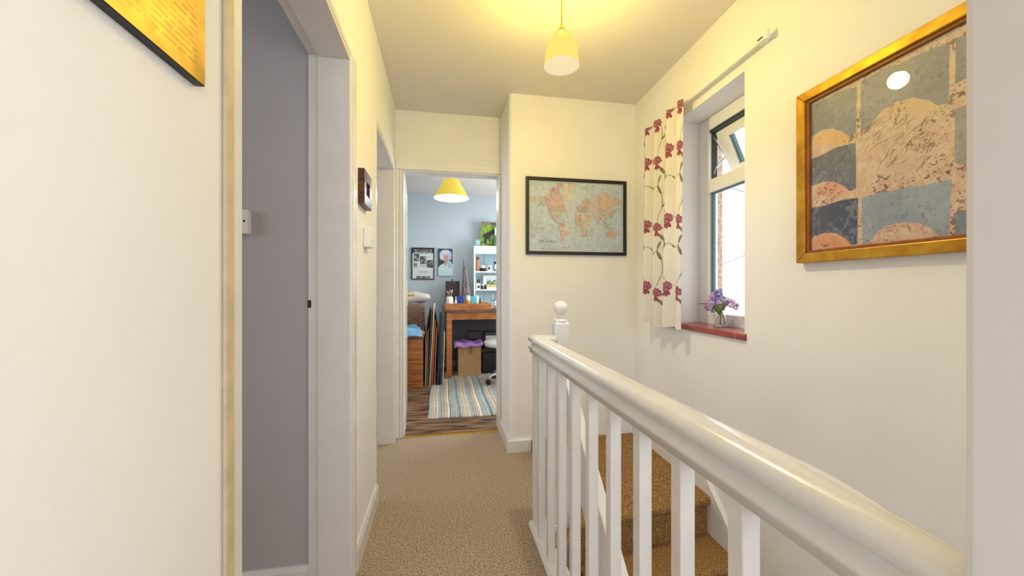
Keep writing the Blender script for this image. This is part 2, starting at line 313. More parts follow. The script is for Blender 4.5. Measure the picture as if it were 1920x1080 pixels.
# studio beyond the far door
SX0, SX1, SY0, SY1 = -1.5, 1.9, FY+FT, 5.5
NB().box(SX0-0.1, SX1+0.1, FY+0.024, SY1+0.1, -0.2, 0).done('floor_studio', M['vinyl'], kind='structure')
NB().box(SX0-0.1, SX1+0.1, SY0, SY1+0.1, CEIL, CEIL+0.1).done('ceiling_studio', M['ceil'], kind='structure')
NB().box(SX0-0.1, SX1+0.1, SY1, SY1+0.1, 0, CEIL).done('wall_studio_back', M['studio_wall'], kind='structure')
NB().box(SX0-0.1, SX0, SY0, SY1, 0, CEIL).done('wall_studio_left', M['studio_wall'], kind='structure')
NB().box(SX0-0.1, LW-LT, SY0-0.1, SY0, 0, CEIL).done('wall_studio_front', M['studio_wall'], kind='structure')
w = NB(); w.box(SX1, SX1+0.1, SY0-0.1, 3.4, 0, CEIL).box(SX1, SX1+0.1, 5.0, SY1, 0, CEIL).box(SX1, SX1+0.1, 3.4, 5.0, 0, 0.85).box(SX1, SX1+0.1, 3.4, 5.0, 2.15, CEIL); w.done('wall_studio_right', M['studio_wall'], kind='structure')
NB().box(1.69, SX1+0.1, SY0-0.1, SY0, 0, CEIL).done('wall_studio_front_right', M['studio_wall'], kind='structure')
# ------------------------------------------------------------------ stairs
sk = 0.125
def nose_y(x): return 1.532 + sk*x
t = thing('stairs', 'brown carpeted stairs, tinted golden for the warm lamp light, going down beside the right wall', None, (0.95, 1.6, 0.07), kind='structure')
RISE, GOING = 0.19, 0.20
def step(k):
    z = 0.07 - RISE*k; off = -GOING*k; r = 0.022; back = (0.98 if k == 0 else GOING+0.04)
    nose = [(off + r - r*math.sin(a), z - r + r*math.cos(a)) for a in [math.pi*i/7 for i in range(8)]]
    poly = [(off+back, z)] + nose + [(off+0.03, z-2*r), (off+0.03, z-RISE-0.02), (off+back, z-RISE-0.02)]
    b = NB(); x1 = 1.345 if k == 0 else 1.335
    bm = b.bm
    b.prism(poly, 0.60, x1, lambda p, a: (a, p[0]+(nose_y(a) if p[0] < off+back-1e-6 else (nose_y(a) if k else min(nose_y(a), MY-0.98-0.001))), p[1]))
    return b.done('step', M['stair_carpet'], t, smooth=False)
for k in range(0, 10): step(k)
b = NB(); ys = [2.62, 1.765, -0.35]; sl = 0.97
b.prism([(2.58, 0.165), (1.755, 0.165), (1.755-2.1, 0.165-2.1*sl), (1.755-2.1, 0.165-2.1*sl-0.40), (1.60, -0.27), (2.58, -0.27)], -0.024, 0.001, lambda p, a: (a, p[0], p[1]))
b.done('trim_2', M['gloss'], bevel=0.003, kind='structure', label='white stair string along the right wall', loc=WALL_LOC, rot=WROT)
# ================================================================== BALUSTRADE
t = thing('balustrade', 'white gloss painted landing balustrade with square balusters above the stairs', 'balustrade', (0.425, 0.95, 0))
RP = [(0.006,-0.078),(0.006,-0.066),(0.000,-0.062),(0.000,-0.052),(0.012,-0.045),(0.014,-0.038),(0.004,-0.032),(-0.001,-0.022),(0.001,-0.012),(0.010,-0.004),(0.024,0.0),(0.044,0.0),(0.058,-0.004),(0.067,-0.012),(0.069,-0.022),(0.064,-0.032),(0.054,-0.038),(0.056,-0.045),(0.068,-0.052),(0.068,-0.062),(0.062,-0.066),(0.062,-0.078)]
RX, RZ, RY1 = 0.396, 0.893, 1.745
b = NB(); bm = b.bm
path = [(0.203, 0.62), (0.255, 0.60), (0.30, 0.66), (0.335, 0.84), (0.37, 0.97), (0.41, 1.0)] + [(0.41+(RY1-0.41)*i/14, 1.0) for i in range(1, 14)] + [(None, 1.0)]
rings = []
for yy, sq in path:
    rings.append([bm.verts.new((RX + x*(sq if x > 0.02 else 1), (yy if yy is not None else RY1 - x), RZ + z)) for x, z in RP])
n = len(RP)
for A, B in zip(rings, rings[1:]):
    for k in range(n): bm.faces.new((A[k], A[(k+1) % n], B[(k+1) % n], B[k]))
bm.faces.new(rings[0]); 
# mitred return to the newel
R2 = [bm.verts.new((0.5155, RY1 - x, RZ + z)) for x, z in RP]
for k in range(n): bm.faces.new((rings[-1][k], rings[-1][(k+1) % n], R2[(k+1) % n], R2[k]))
bm.faces.new(R2)
b.done('handrail', M['gloss'], t, smooth=False, bevel=0)
o = t.children[0]
for p_ in o.data.polygons: p_.use_smooth = len(p_.vertices) == 4
bal = [0.184 + 0.1413*k for k in range(11)]
bmesh0 = None
for k, y in enumerate(bal):
    if bmesh0 is None:
        bb = NB(); bb.box(0, 0.029, 0, 0.029, 0.03, RZ-0.07); ob = bb.done('baluster', M['gloss'], t, bevel=0.002); bmesh0 = ob.data
    else: ob = link('baluster', bmesh0, None, t, bevel=0.002)
    ob.matrix_parent_inverse = Matrix.Translation(-t.location); ob.location = (0.411, y if k else 0.21, 0)
ob = link('baluster', bmesh0, None, t, bevel=0.002); ob.matrix_parent_inverse = Matrix.Translation(-t.location); ob.location = (0.411, 1.695, 0)
b = NB(); b.box(0.398, 0.47, 0.206, 1.745, 0, 0.022).box(0.404, 0.462, 0.206, 1.739, 0.02, 0.032); b.done('base_rail', M['gloss'], t, bevel=0.003)
b = NB(); b.box(0.46, 0.5155, 1.675, 1.739, 0.0, 0.03); b.done('base_rail', M['gloss'], t, bevel=0.003)
NS = 0.0715; nx0, ny0 = 0.516, 1.70
t = thing('newel_post', 'square white newel post with ball finial at the top of the stairs', 'newel post', (nx0+NS/2, ny0+NS/2, 0))
NB().box(nx0, nx0+NS, ny0, ny0+NS, -0.35, 0.953).done('post', M['gloss'], t, bevel=0.012)
cx, cy = nx0+NS/2, ny0+NS/2
NB().lathe([(0.032,0.950),(0.034,0.957),(0.030,0.963),(0.020,0.967),(0.011,0.975),(0.010,0.982),(0.014,0.986)], (cx,cy,0), 24).done('collar', M['gloss'], t, smooth=True)
fb = NB(); fb.lathe([(0.004,0.983)]+[(0.0335*math.sin(a), 1.0165-0.0335*math.cos(a)) for a in [math.pi*i/14 for i in range(1, 14)]]+[(0.003,1.0505)], (cx,cy,0), 24); fb.done('finial_ball', M['gloss'], t, smooth=True)
# sloping stair rail that runs down from the newel
b = NB(); y0, y1 = ny0, -0.2
b.prism([(y0, 0.80), (y1, 0.80-(y0-y1)*0.97), (y1, 0.55-(y0-y1)*0.97), (y0, 0.55)], 0.53, 0.57, lambda p, a: (a, p[0], p[1]))
b.done('stair_handrail', M['gloss'], label='sloping white board handrail running down the stairs from the newel post', cat='handrail', bevel=0.004)
# ================================================================== WINDOW, SILL, CURTAIN
t = wall_thing('window_1', kind='structure', label='white plastic window with a top vent pushed open')
fx0, fx1 = 0.15, 0.21; y0, y1, z0, z1 = WIN
NB().box(fx0, fx1, y1-0.085, y1, z0, z1).done('frame_stile', M['upvc'], t, bevel=0.004)
NB().box(fx0, fx1, y0, y0+0.07, z0, z1).done('frame_stile', M['upvc'], t, bevel=0.004)
NB().box(fx0, fx1, y0+0.07, y1-0.085, 2.01, z1).done('frame_head', M['upvc'], t, bevel=0.004)
NB().box(fx0, fx1, y0+0.07, y1-0.085, z0-0.01, 0.968).done('frame_bottom', M['upvc'], t, bevel=0.004)
NB().box(fx0, fx1, y0+0.07, y1-0.085, 1.652, 1.726).done('transom', M['upvc'], t, bevel=0.004)
ga, gb = y0+0.07, y1-0.085
b = NB(); b.box(fx0+0.018, fx0+0.03, gb-0.022, gb+0.001, 0.968, 1.652).box(fx0+0.018, fx0+0.03, ga, gb, 1.643, 1.653); b.done('glazing_spacer', M['spacer'], t)
NB().box(fx0+0.022, fx0+0.026, ga-0.005, gb+0.005, 0.963, 1.657).done('pane', M['pane'], t)
b = NB(); b.box(fx0+0.01, fx0+0.05, ga-0.001, gb+0.001, 1.995, 2.011).box(fx0+0.02, fx0+0.05, gb-0.008, gb+0.001, 1.726, 2.01); b.done('gasket', M['gasket'], t)
sm = Matrix.Translation((fx0+0.035, 0, 1.992)) @ Matrix.Rotation(math.radians(-24), 4, 'Y')
sh = 0.262; sa, sb = ga+0.01, gb-0.012
b = NB(); b.box(0, 0.04, sb-0.075, sb, -sh, 0, m=sm).box(0, 0.04, sa, sa+0.06, -sh, 0, m=sm).box(0, 0.04, sa+0.06, sb-0.075, -0.05, 0, m=sm).box(0, 0.04, sa+0.06, sb-0.075, -sh, -sh+0.05, m=sm)
sash = b.done('vent_sash', M['upvc'], t, bevel=0.003)
NB().box(0.018, 0.022, sa+0.055, sb-0.07, -sh+0.045, -0.045, m=sm).done('pane', M['pane'], sash)
NB().box(0.012, 0.03, sb-0.093, sb-0.074, -sh+0.05, -0.05, m=sm).done('glazing_spacer', M['spacer'], sash)
b = NB(); e = sm @ Vector((0.01, 0, -sh*0.55)); b.tube([(fx0+0.03, gb-0.006, 1.76), (fx0+0.045, gb-0.006, 1.80), (e.x, gb-0.007, e.z)], 0.005).tube([(fx0+0.03, gb-0.006, 1.97), (e.x, gb-0.007, e.z)], 0.004)
b.done('window_stay', M['metal'], t)
b = NB(); b.box(0.212, 0.30, y1-0.002, y1+0.10, z0-0.05, z1); b.done('outer_reveal', M['brick'], t)
t = wall_thing('window_sill', kind='structure', label='red quarry tile window sill with pale joints')
edges = [1.487, 1.547, 1.706, 1.867, 2.028, 2.062]
NB().box(-0.0116, fx0+0.001, 1.49, 2.06, 0.8785, 0.9022).done('mortar_bed', M['grout'], t)
for a, c in zip(edges, edges[1:]):
    e0 = 0.0028; poly = [(-0.010, 0.8755), (-0.016, 0.882), (-0.016, 0.897), (-0.010, 0.9055), (fx0, 0.9075), (fx0, 0.8755)]
    lo = a+e0 if a > 1.5 else a; b = NB(); b.prism(poly, max(lo, 1.5005) if False else lo, c-e0, lambda p, q: (p[0], q, p[1])); b.done('tile', M['red_tile'], t, bevel=0.002)
# curtain rail
t = wall_thing('curtain_rail', label='slim white curtain track fixed on the wall above the window', cat='curtain rail')
NB().box(-0.040, -0.028, 1.335, 2.33, 2.118, 2.146).done('track', M['white'], t, bevel=0.003)
for y in (1.38, 2.28): NB().box(-0.030, 0, y-0.012, y+0.012, 2.122, 2.142).done('bracket', M['white'], t)
NB().box(-0.042, -0.026, 1.328, 1.342, 2.114, 2.150).done('end_stop', M['white'], t, bevel=0.003)
b = NB(); b.tube([(-0.041, 1.352, 2.132), (-0.043, 1.375, 2.130)], 0.003); b.done('screw', M['gasket'], t)
# curtain with printed flowers
CW, CH = 0.64, 1.245
cv = Canvas(CW, CH, 214, 415, (240,234,224))
RED, RED2, OL, OLD = (160,84,104), (204,150,162), (150,144,108), (116,108,82)
def flower(cx, cy, s):
    global RED, RED2
    for a in (-1.2, -0.8, -0.4, 0, 0.4, 0.8, 1.2):
        L = 0.036*s*(1-0.15*abs(a)); cv.ell(cx+math.sin(a)*L*0.75, cy+math.cos(a)*L*0.75-0.012, L*0.55, 0.0085*s, RED, math.pi/2-a)
        cv.ell(cx+math.sin(a)*L*0.75, cy+math.cos(a)*L*0.75-0.012, L*0.3, 0.0028*s, RED2, math.pi/2-a)
    for a in (-0.6, 0, 0.6): cv.ell(cx+math.sin(a)*0.02, cy-0.022-0.006*math.cos(a), 0.018*s, 0.008*s, RED, math.pi/2+a)
def leaf(x, y, L, a):
    cv.ell(x+math.cos(a)*L/2, y+math.sin(a)*L/2, L/2, L*0.12, OLD, a); cv.ell(x+math.cos(a)*L/2, y+math.sin(a)*L/2, L*0.40, L*0.075, OL, a)
def sprig(cx, cy, fl):
    P = [(cx+fl*(0.008+0.035*math.sin(t_*3.0)), cy+0.045+0.22*t_) for t_ in np.linspace(0, 1, 12)]
    cv.line(P, 0.0016, OLD); m = -fl
    leaf(P[4][0], P[4][1], 0.06, math.pi/2+m*0.8); leaf(P[8][0], P[8][1], 0.065, math.pi/2-m*0.45); leaf(P[11][0], P[11][1], 0.055, math.pi/2+m*0.4)
    Q = [(P[8][0]+m*0.065*q, P[8][1]+0.05*math.sin(q*2.2)) for q in np.linspace(0, 1, 8)]; cv.line(Q, 0.0014, OLD); leaf(Q[7][0], Q[7][1], 0.04, -0.6 if m > 0 else math.pi+0.6)
    Q = [(cx+m*0.06*q, cy-0.01+0.025*math.sin(q*2.6)) for q in np.linspace(0, 1, 8)]; cv.line(Q, 0.0014, OLD); leaf(cx+fl*0.02, cy-0.03, 0.07, -0.9 if fl > 0 else math.pi+0.9)
for r_, cy_ in enumerate((0.20, 0.59, 0.99, 1.215)):
    for q_, cx_ in enumerate((0.035, 0.205, 0.385, 0.57)):
        yy = cy_ + (0.025 if q_ % 2 else 0)
        if r_ < 3: sprig(cx_, yy, 1 if q_ % 2 else -1)
        flower(cx_, yy, 1.15)
cv.mottle(14, 0.03, 5)
def curtain_pt(x, z):                                # x along the cloth (0 = near side), z up
    f = x/CW; k = z/CH
    y = 1.848 + 0.448*f + 0.010*np.sin(f*2*math.pi*3.5+1.0)*(0.4+0.6*(1-k)) - 0.03*(1-k)*f + 0.01*(1-k)
    d = -0.078 - 0.020*np.sin(f*2*math.pi*3.5)*(0.4+0.6*(1-k*0.6)) - 0.005*np.sin(f*2*math.pi*9+k*2) + 0.010*k
    zz = 0.882 + z + 0.012*np.sin(f*9)*(1-k)
    return np.stack([d, y, zz], 1)
me = cv.mesh('curtain', curtain_pt)
M['curtain'] = print_mat('printed_cotton', 0.9); nt = M['curtain'].node_tree; pb = nt.nodes['Principled BSDF']
tr = nt.nodes.new('ShaderNodeBsdfTranslucent'); mx = nt.nodes.new('ShaderNodeMixShader'); mx.inputs[0].default_value = 0.3
at_ = [n_ for n_ in nt.nodes if n_.type == 'ATTRIBUTE'][0]; nt.links.new(at_.outputs['Color'], tr.inputs[0])
nt.links.new(pb.outputs[0], mx.inputs[1]); nt.links.new(tr.outputs[0], mx.inputs[2]); nt.links.new(mx.outputs[0], nt.nodes['Material Output'].inputs[0])
cu = link('curtain', me, M['curtain'], smooth=True, loc=WALL_LOC, rot=WROT, label='white cotton curtain printed with dark pink flowers and olive stems', cat='curtain')
sol = cu.modifiers.new('cloth', 'SOLIDIFY'); sol.thickness = 0.0012
# vase of flowers on the sill
vx, vy, vz = 0.085, 1.765, 0.9085
t = wall_thing('flower_vase', label='small clear glass flask of lilac and pink blossoms on the red sill', cat='vase')
prof = [(0.037,0),(0.039,0.004),(0.036,0.012),(0.012,0.066),(0.013,0.085),(0.017,0.092)]
b = NB(); b.lathe(prof + [(r-0.002, z+0.001) for r, z in prof[::-1]], (vx, vy, vz), 28); b.done('glass_flask', M['glass'], t, smooth=True)
b = NB(); rs = random.Random(3)
for k in range(9):
    a = rs.uniform(0, 6.28); b.tube([(vx+0.020*math.cos(a), vy+0.020*math.sin(a), vz+0.012), (vx+0.004*math.cos(a), vy+0.004*math.sin(a), vz+0.075), (vx-0.02*math.cos(a), vy-0.03*math.sin(a), vz+0.13)], 0.0015, 5)
b.done('stems', M['green'], t)
def leafmesh(p0, d, L, wd, up):
    b = NB(); bm = b.bm; d = Vector(d).normalized(); s = d.cross(Vector(up)).normalized(); nrm = s.cross(d); rows = []
    for i in range(8):
        q = i/7; wv = wd*math.sin(math.pi*min(1, q*0.95+0.03))**0.8; c = Vector(p0)+d*L*q - nrm*0.12*L*q*q
        rows.append([bm.verts.new(c - s*wv + nrm*wv*0.25), bm.verts.new(c), bm.verts.new(c + s*wv + nrm*wv*0.25)])
    for A, B in zip(rows, rows[1:]):
        for k in range(2): bm.faces.new((A[k], A[k+1], B[k+1], B[k]))
    o = b.done('leaf', M['green'], t, smooth=True); m_ = o.modifiers.new('thick', 'SOLIDIFY'); m_.thickness = 0.0008
for p0, d, L, wd in (((vx-0.035, vy+0.025, vz+0.108), (-0.25, 1, 0.22), 0.085, 0.024), ((vx-0.03, vy-0.02, vz+0.085), (-0.2, -0.85, 0.65), 0.095, 0.02), ((vx-0.012, vy, vz+0.07), (-0.4, -0.15, 0.9), 0.06, 0.018), ((vx-0.01, vy+0.004, vz+0.06), (-0.35, 0.2, 0.9), 0.06, 0.016)):
    leafmesh(p0, d, L, wd, (0, 0, 1) if abs(d[2]) < 0.6 else (1, 0, 0))
def blossom(c, r, m, n):
    b = NB(); rs = random.Random(int(c[1]*1e4))
    for k in range(n):
        v = Vector((rs.gauss(0,1), rs.gauss(0,1), rs.gauss(0,1))).normalized()*r*rs.uniform(0.55, 1); q = Vector(c)+v
        t1 = v.orthogonal().normalized(); t2 = v.normalized().cross(t1); o_ = v.normalized()
        for j in range(4):
            a = j*math.pi/2+k; e = t1*math.cos(a)+t2*math.sin(a); f = t1*-math.sin(a)+t2*math.cos(a); s = 0.009
            vs = [b.bm.verts.new(q), b.bm.verts.new(q+e*s*0.6+f*s*0.45+o_*0.002), b.bm.verts.new(q+e*s*1.15+o_*0.003), b.bm.verts.new(q+e*s*0.6-f*s*0.45+o_*0.002)]; b.bm.faces.new(vs)
    b.done('blossom', m, t)
for dy, dz, r, m, n, dx in ((0.005,0.135,0.036,'violet',70,-0.01),(-0.03,0.128,0.032,'lilac',60,-0.02),(0.05,0.15,0.026,'pink',45,0),(0.075,0.098,0.018,'pink',26,-0.01),(0.02,0.172,0.024,'violet',40,0.0),(-0.055,0.125,0.02,'pink',26,0.0),(-0.085,0.11,0.016,'lilac',20,-0.01),(0.02,0.112,0.024,'lilac',40,-0.03),(0.09,0.125,0.014,'pink',16,0)):
    blossom((vx+dx, vy+dy*1.3, vz+dz), r, M[m], n)
# neighbour's house and cable seen through the window
M['washed_out_render'] = mat('washed_out_render', (232,232,232), 0.9, var=0.04, scale=2); M['slate'] = mat('washed_out_slate_roof', (196,200,206), 0.8, var=0.1, scale=3)  # overexposed daylight is put into both near-white base colours
t = thing('neighbour_house', 'washed out house with a pitched roof seen through the window', 'house', (13.0, 14.5, -3.0), rot=math.radians(-42))
hm = Matrix.Translation((13.0, 14.5, 0)) @ Matrix.Rotation(math.radians(-42), 4, 'Z')
b = NB(); b.prism([(-3.2,-3),(3.2,-3),(3.2,1.2),(0,2.55),(-3.2,1.2)], 0, 8, lambda p, a: hm @ Vector((p[0], a, p[1]))); b.done('walls', M['washed_out_render'], t)
b = NB(); b.prism([(-3.5,1.08),(0,2.56),(3.5,1.08),(3.5,1.22),(0,2.72),(-3.5,1.22)], -0.25, 8.2, lambda p, a: hm @ Vector((p[0], a, p[1]))); b.done('roof', M['slate'], t)
t = thing('overhead_cable', 'thin dark cable crossing the sky outside the window', 'cable', (3.4, 7.0, -3.0))
NB().tube([(3.4, 7.0, 3.85), (4.6, 7.0, 3.47), (5.83, 7.0, 3.19), (6.12, 7.0, 3.13), (7.5, 7.0, 2.95), (9.2, 7.0, 3.0)], 0.007).done('wire', M['gasket'], t)
for x in (3.4, 9.2): NB().tube([(x, 7.0, -3.0), (x, 7.0, 4.2 if x < 5 else 3.2)], 0.09, 10, r1=0.07).done('pole', M['darkwood'], t)
# ================================================================== PICTURES IN THE HALL
# big gold framed textured picture on the right wall
yl, zt = PW(1497, 182, 0.02); _, zb = PW(1500, 494, 0.02); yr = yl-0.82; FWD = 0.034
t = wall_thing('gold_framed_painting', label='gilt framed textured painting of grey blocks and ochre arches on the right wall', cat='painting')
def frame(t, x0, x1, ya, yb, za, zb_, wd, m, name='frame_bar', bev=0.003):
    for poly in ([(ya,za),(yb,za),(yb-wd,za+wd),(ya+wd,za+wd)], [(ya,zb_),(yb,zb_),(yb-wd,zb_-wd),(ya+wd,zb_-wd)], [(ya,za),(ya+wd,za+wd),(ya+wd,zb_-wd),(ya,zb_)], [(yb,za),(yb-wd,za+wd),(yb-wd,zb_-wd),(yb,zb_)]):
        b = NB(); b.prism(poly, x0, x1, lambda p, a: (a, p[0], p[1])); b.done(name, m, t, bevel=bev)
frame(t, -0.030, -0.001, yr, yl, zb, zt, FWD, M['gold'])
frame(t, -0.021, -0.004, yr+FWD-0.001, yl-FWD+0.001, zb+FWD-0.001, zt-FWD+0.001, 0.011, M['gold_inner'], 'inner_slip', 0.001)
PWd, PHt = (yl-yr)-2*FWD-0.018, (zt-zb)-2*FWD-0.018
cv = Canvas(PWd, PHt, 460, 330, (206,184,164))
py0 = yl-FWD-0.009; pz0 = zb+FWD+0.009
def pp(pts):                                         # crop pixels of the picture -> picture coordinates
    out = []
    for a, b_ in pts:
        y, z = PW(1470+a/2.078, b_/2.078, 0.012); out.append((py0-y, z-pz0))
    return out
n1 = vnoise(cv.x, cv.y, 14, 1); n2 = vnoise(cv.x, cv.y, 40, 2)*0.5+vnoise(cv.x, cv.y, 130, 4)*0.5; n3 = vnoise(cv.x, cv.y, 230, 3)*0.6+vnoise(cv.x, cv.y, 90, 6)*0.4
sm_ = lambda a, lo, hi: np.clip((a-lo)/(hi-lo), 0, 1)
cv.put(np.clip((0.42-cv.y)/0.5, 0, 1)*(0.35+0.65*n1), (206,140,122), 0.75)
cv.put(sm_(n2, 0.5, 0.7), (218,198,170), 0.6); cv.put(sm_(-n2, -0.45, -0.25), (198,164,144), 0.5)
cv.put(sm_(n3, 0.66, 0.76)*sm_(n1, 0.35, 0.6), (100,66,52), 0.7); cv.put(sm_(-n3, -0.32, -0.22)*sm_(n1, 0.45, 0.7), (132,92,70), 0.5)
G1, G2, G3, G4 = (146,146,154), (98,102,118), (66,74,98), (146,158,172)
grey = np.zeros(cv.x.shape, bool)
def gp(pts, col):
    q = inpoly(cv.x, cv.y, pp(pts)); cv.put(q, col); global grey; grey |= q
gp([(95,415),(180,375),(240,345),(283,338),(280,520),(250,530),(225,512),(190,500),(150,505),(112,530),(95,545)], G1)
gp([(95,622),(140,606),(200,575),(278,555),(280,735),(255,745),(228,722),(190,708),(150,708),(112,722),(95,735)], G2)
gp([(95,812),(160,800),(220,780),(287,770),(285,950),(262,955),(235,928),(200,908),(160,908),(118,920),(95,935)], G3)
gp([(297,320),(380,270),(460,240),(560,195),(645,165),(640,400),(600,412),(560,390),(500,380),(440,395),(385,425),(350,465),(322,505),(297,510)], (150,150,156))
gp([(300,770),(380,748),(480,732),(560,718),(652,698),(642,915),(605,925),(570,890),(520,868),(460,866),(400,878),(360,905),(325,950),(305,953)], G4)
gp([(662,425),(720,405),(800,380),(900,350),(905,560),(800,600),(722,632),(690,645),(665,635)], (150,146,140))
gp([(662,830),(760,800),(905,760),(905,980),(800,1000),(700,1010),(664,1015)], (120,128,142))
gp([(665,150),(760,110),(905,40),(905,240),(800,270),(700,310),(668,325)], (140,142,150))
cv.put(grey*sm_(n2, 0.45, 0.65), (176,178,184), 0.25); cv.put(grey*sm_(n3, 0.68, 0.76), (70,72,84), 0.4); cv.put(grey*sm_(vnoise(cv.x, cv.y, 8, 9), 0.4, 0.8), (96,100,114), 0.3)
for cx_, cy_, rx_, c_ in ((185,560,70,(222,172,98)),(185,760,70,(214,150,122)),(185,965,78,(212,132,72)),(480,470,150,(210,184,146))):
    q = pp([(cx_+rx_*math.cos(a), cy_-0.75*rx_*math.sin(a)) for a in np.linspace(0, math.pi, 12)]); cv.put(inpoly(cv.x, cv.y, q) & ~grey, c_, 0.55)
cv.put((~grey)*sm_(n3, 0.60, 0.68)*sm_(vnoise(cv.x, cv.y, 22, 12), 0.45, 0.65), (92,54,46), 0.65)
r_ = random.Random(4)
for k in range(70):                                  # fine dark scratches in the ochre field
    a, b_ = r_.uniform(300, 560), r_.uniform(470, 660); q = pp([(a, b_), (a+r_.uniform(10, 40), b_-r_.uniform(15, 45))]); cv.line(q, 0.0010, (96,66,56), 0.7)
me = cv.mesh('painted_board', lambda x, z: np.stack([np.full(x.shape, -0.010), py0-x, pz0+z], 1))
M['paintprint'] = print_mat('textured_paint', 0.5, bump=0.5, bscale=70); o = link('painted_board', me, M['paintprint'], t)
NB().box(-0.0150, -0.0135, py0-PWd, py0, pz0, pz0+PHt).done('glass', M['pane'], t)
# gold printed board on the left wall near the camera
yR = 0.60; zB = 1.388
t = thing('gold_print_board', 'gold faced printed board with black edges on the left wall', 'wall art', (LW, 0.3, zB))
NB().box(LW+0.0005, LW+0.0125, yR-0.62, yR, zB, zB+0.62).done('board', M['black'], t, bevel=0.001)
cv = Canvas(0.618, 0.618, 300, 300, (160,126,38))
cv.mottle(9, 0.35, 21); cv.mottle(60, 0.25, 22); cv.put(vnoise(cv.x, cv.y, 12, 23) > 0.66, (222,186,80), 0.5)
r_ = random.Random(2)
for col0, col1, z0_, z1_ in ((0.30,0.40,0.02,0.10),(0.42,0.50,0.02,0.12),(0.52,0.60,0.02,0.10),(0.40,0.60,0.14,0.30),(0.10,0.36,0.12,0.34),(0.3,0.6,0.33,0.6)):
    z = z0_
    while z < z1_:
        x = col0
        while x < col1:
            L = r_.uniform(0.008, 0.03); cv.line([(x, z), (min(col1, x+L), z)], 0.0013, (110,74,20), 0.7); x += L+0.006
        z += 0.0085
me = cv.mesh('gold_face', lambda x, z: np.stack([np.full(x.shape, LW+0.0130), yR-0.619+x, zB+0.001+z], 1))
M['goldprint'] = print_mat('printed_gold_leaf', 0.4); M['goldprint'].node_tree.nodes['Principled BSDF'].inputs['Metallic'].default_value = 0.6
link('gold_face', me, M['goldprint'], t)
# world map
a_ = PY(986, 331, MY-0.012); b_ = PY(1174, 479, MY-0.012); c_ = PY(986, 477, MY-0.012); d_ = PY(1174, 340, MY-0.012)
mx0, mx1 = a_.x, b_.x; mz0, mz1 = (c_.z+b_.z)/2, (a_.z+d_.z)/2
t = thing('world_map', 'black framed pale blue world map on the wall at the top of the stairs', 'map', ((mx0+mx1)/2, MY, mz0))
fw = 0.022
for poly in ([(mx0,mz0),(mx1,mz0),(mx1-fw,mz0+fw),(mx0+fw,mz0+fw)], [(mx0,mz1),(mx1,mz1),(mx1-fw,mz1-fw),(mx0+fw,mz1-fw)], [(mx0,mz0),(mx0+fw,mz0+fw),(mx0+fw,mz1-fw),(mx0,mz1)], [(mx1,mz0),(mx1-fw,mz0+fw),(mx1-fw,mz1-fw),(mx1,mz1)]):
    b = NB(); b.prism(poly, MY-0.020, MY-0.001, lambda p, a: (p[0], a, p[1])); b.done('frame_bar', M['black'], t, bevel=0.002)
mw, mh = mx1-mx0-2*fw+0.004, mz1-mz0-2*fw+0.004; ox, oz = mx0+fw-0.002, mz0+fw-0.002
cv = Canvas(mw, mh, 360, 260, (190,204,218))
def mp(pts):
    out = []
    for a, b2 in pts:
        p = PY(960+a/5.683, 310+b2/5.683, MY-0.01); out.append((p.x-ox, p.z-oz))
    return out
cv.mottle(8, 0.06, 31); cv.mottle(70, 0.06, 32)
PINK, ORG, CRM, BUF, LPK, GRN = (206,160,166), (214,186,168), (220,210,190), (206,196,176), (212,196,198), (182,188,174)
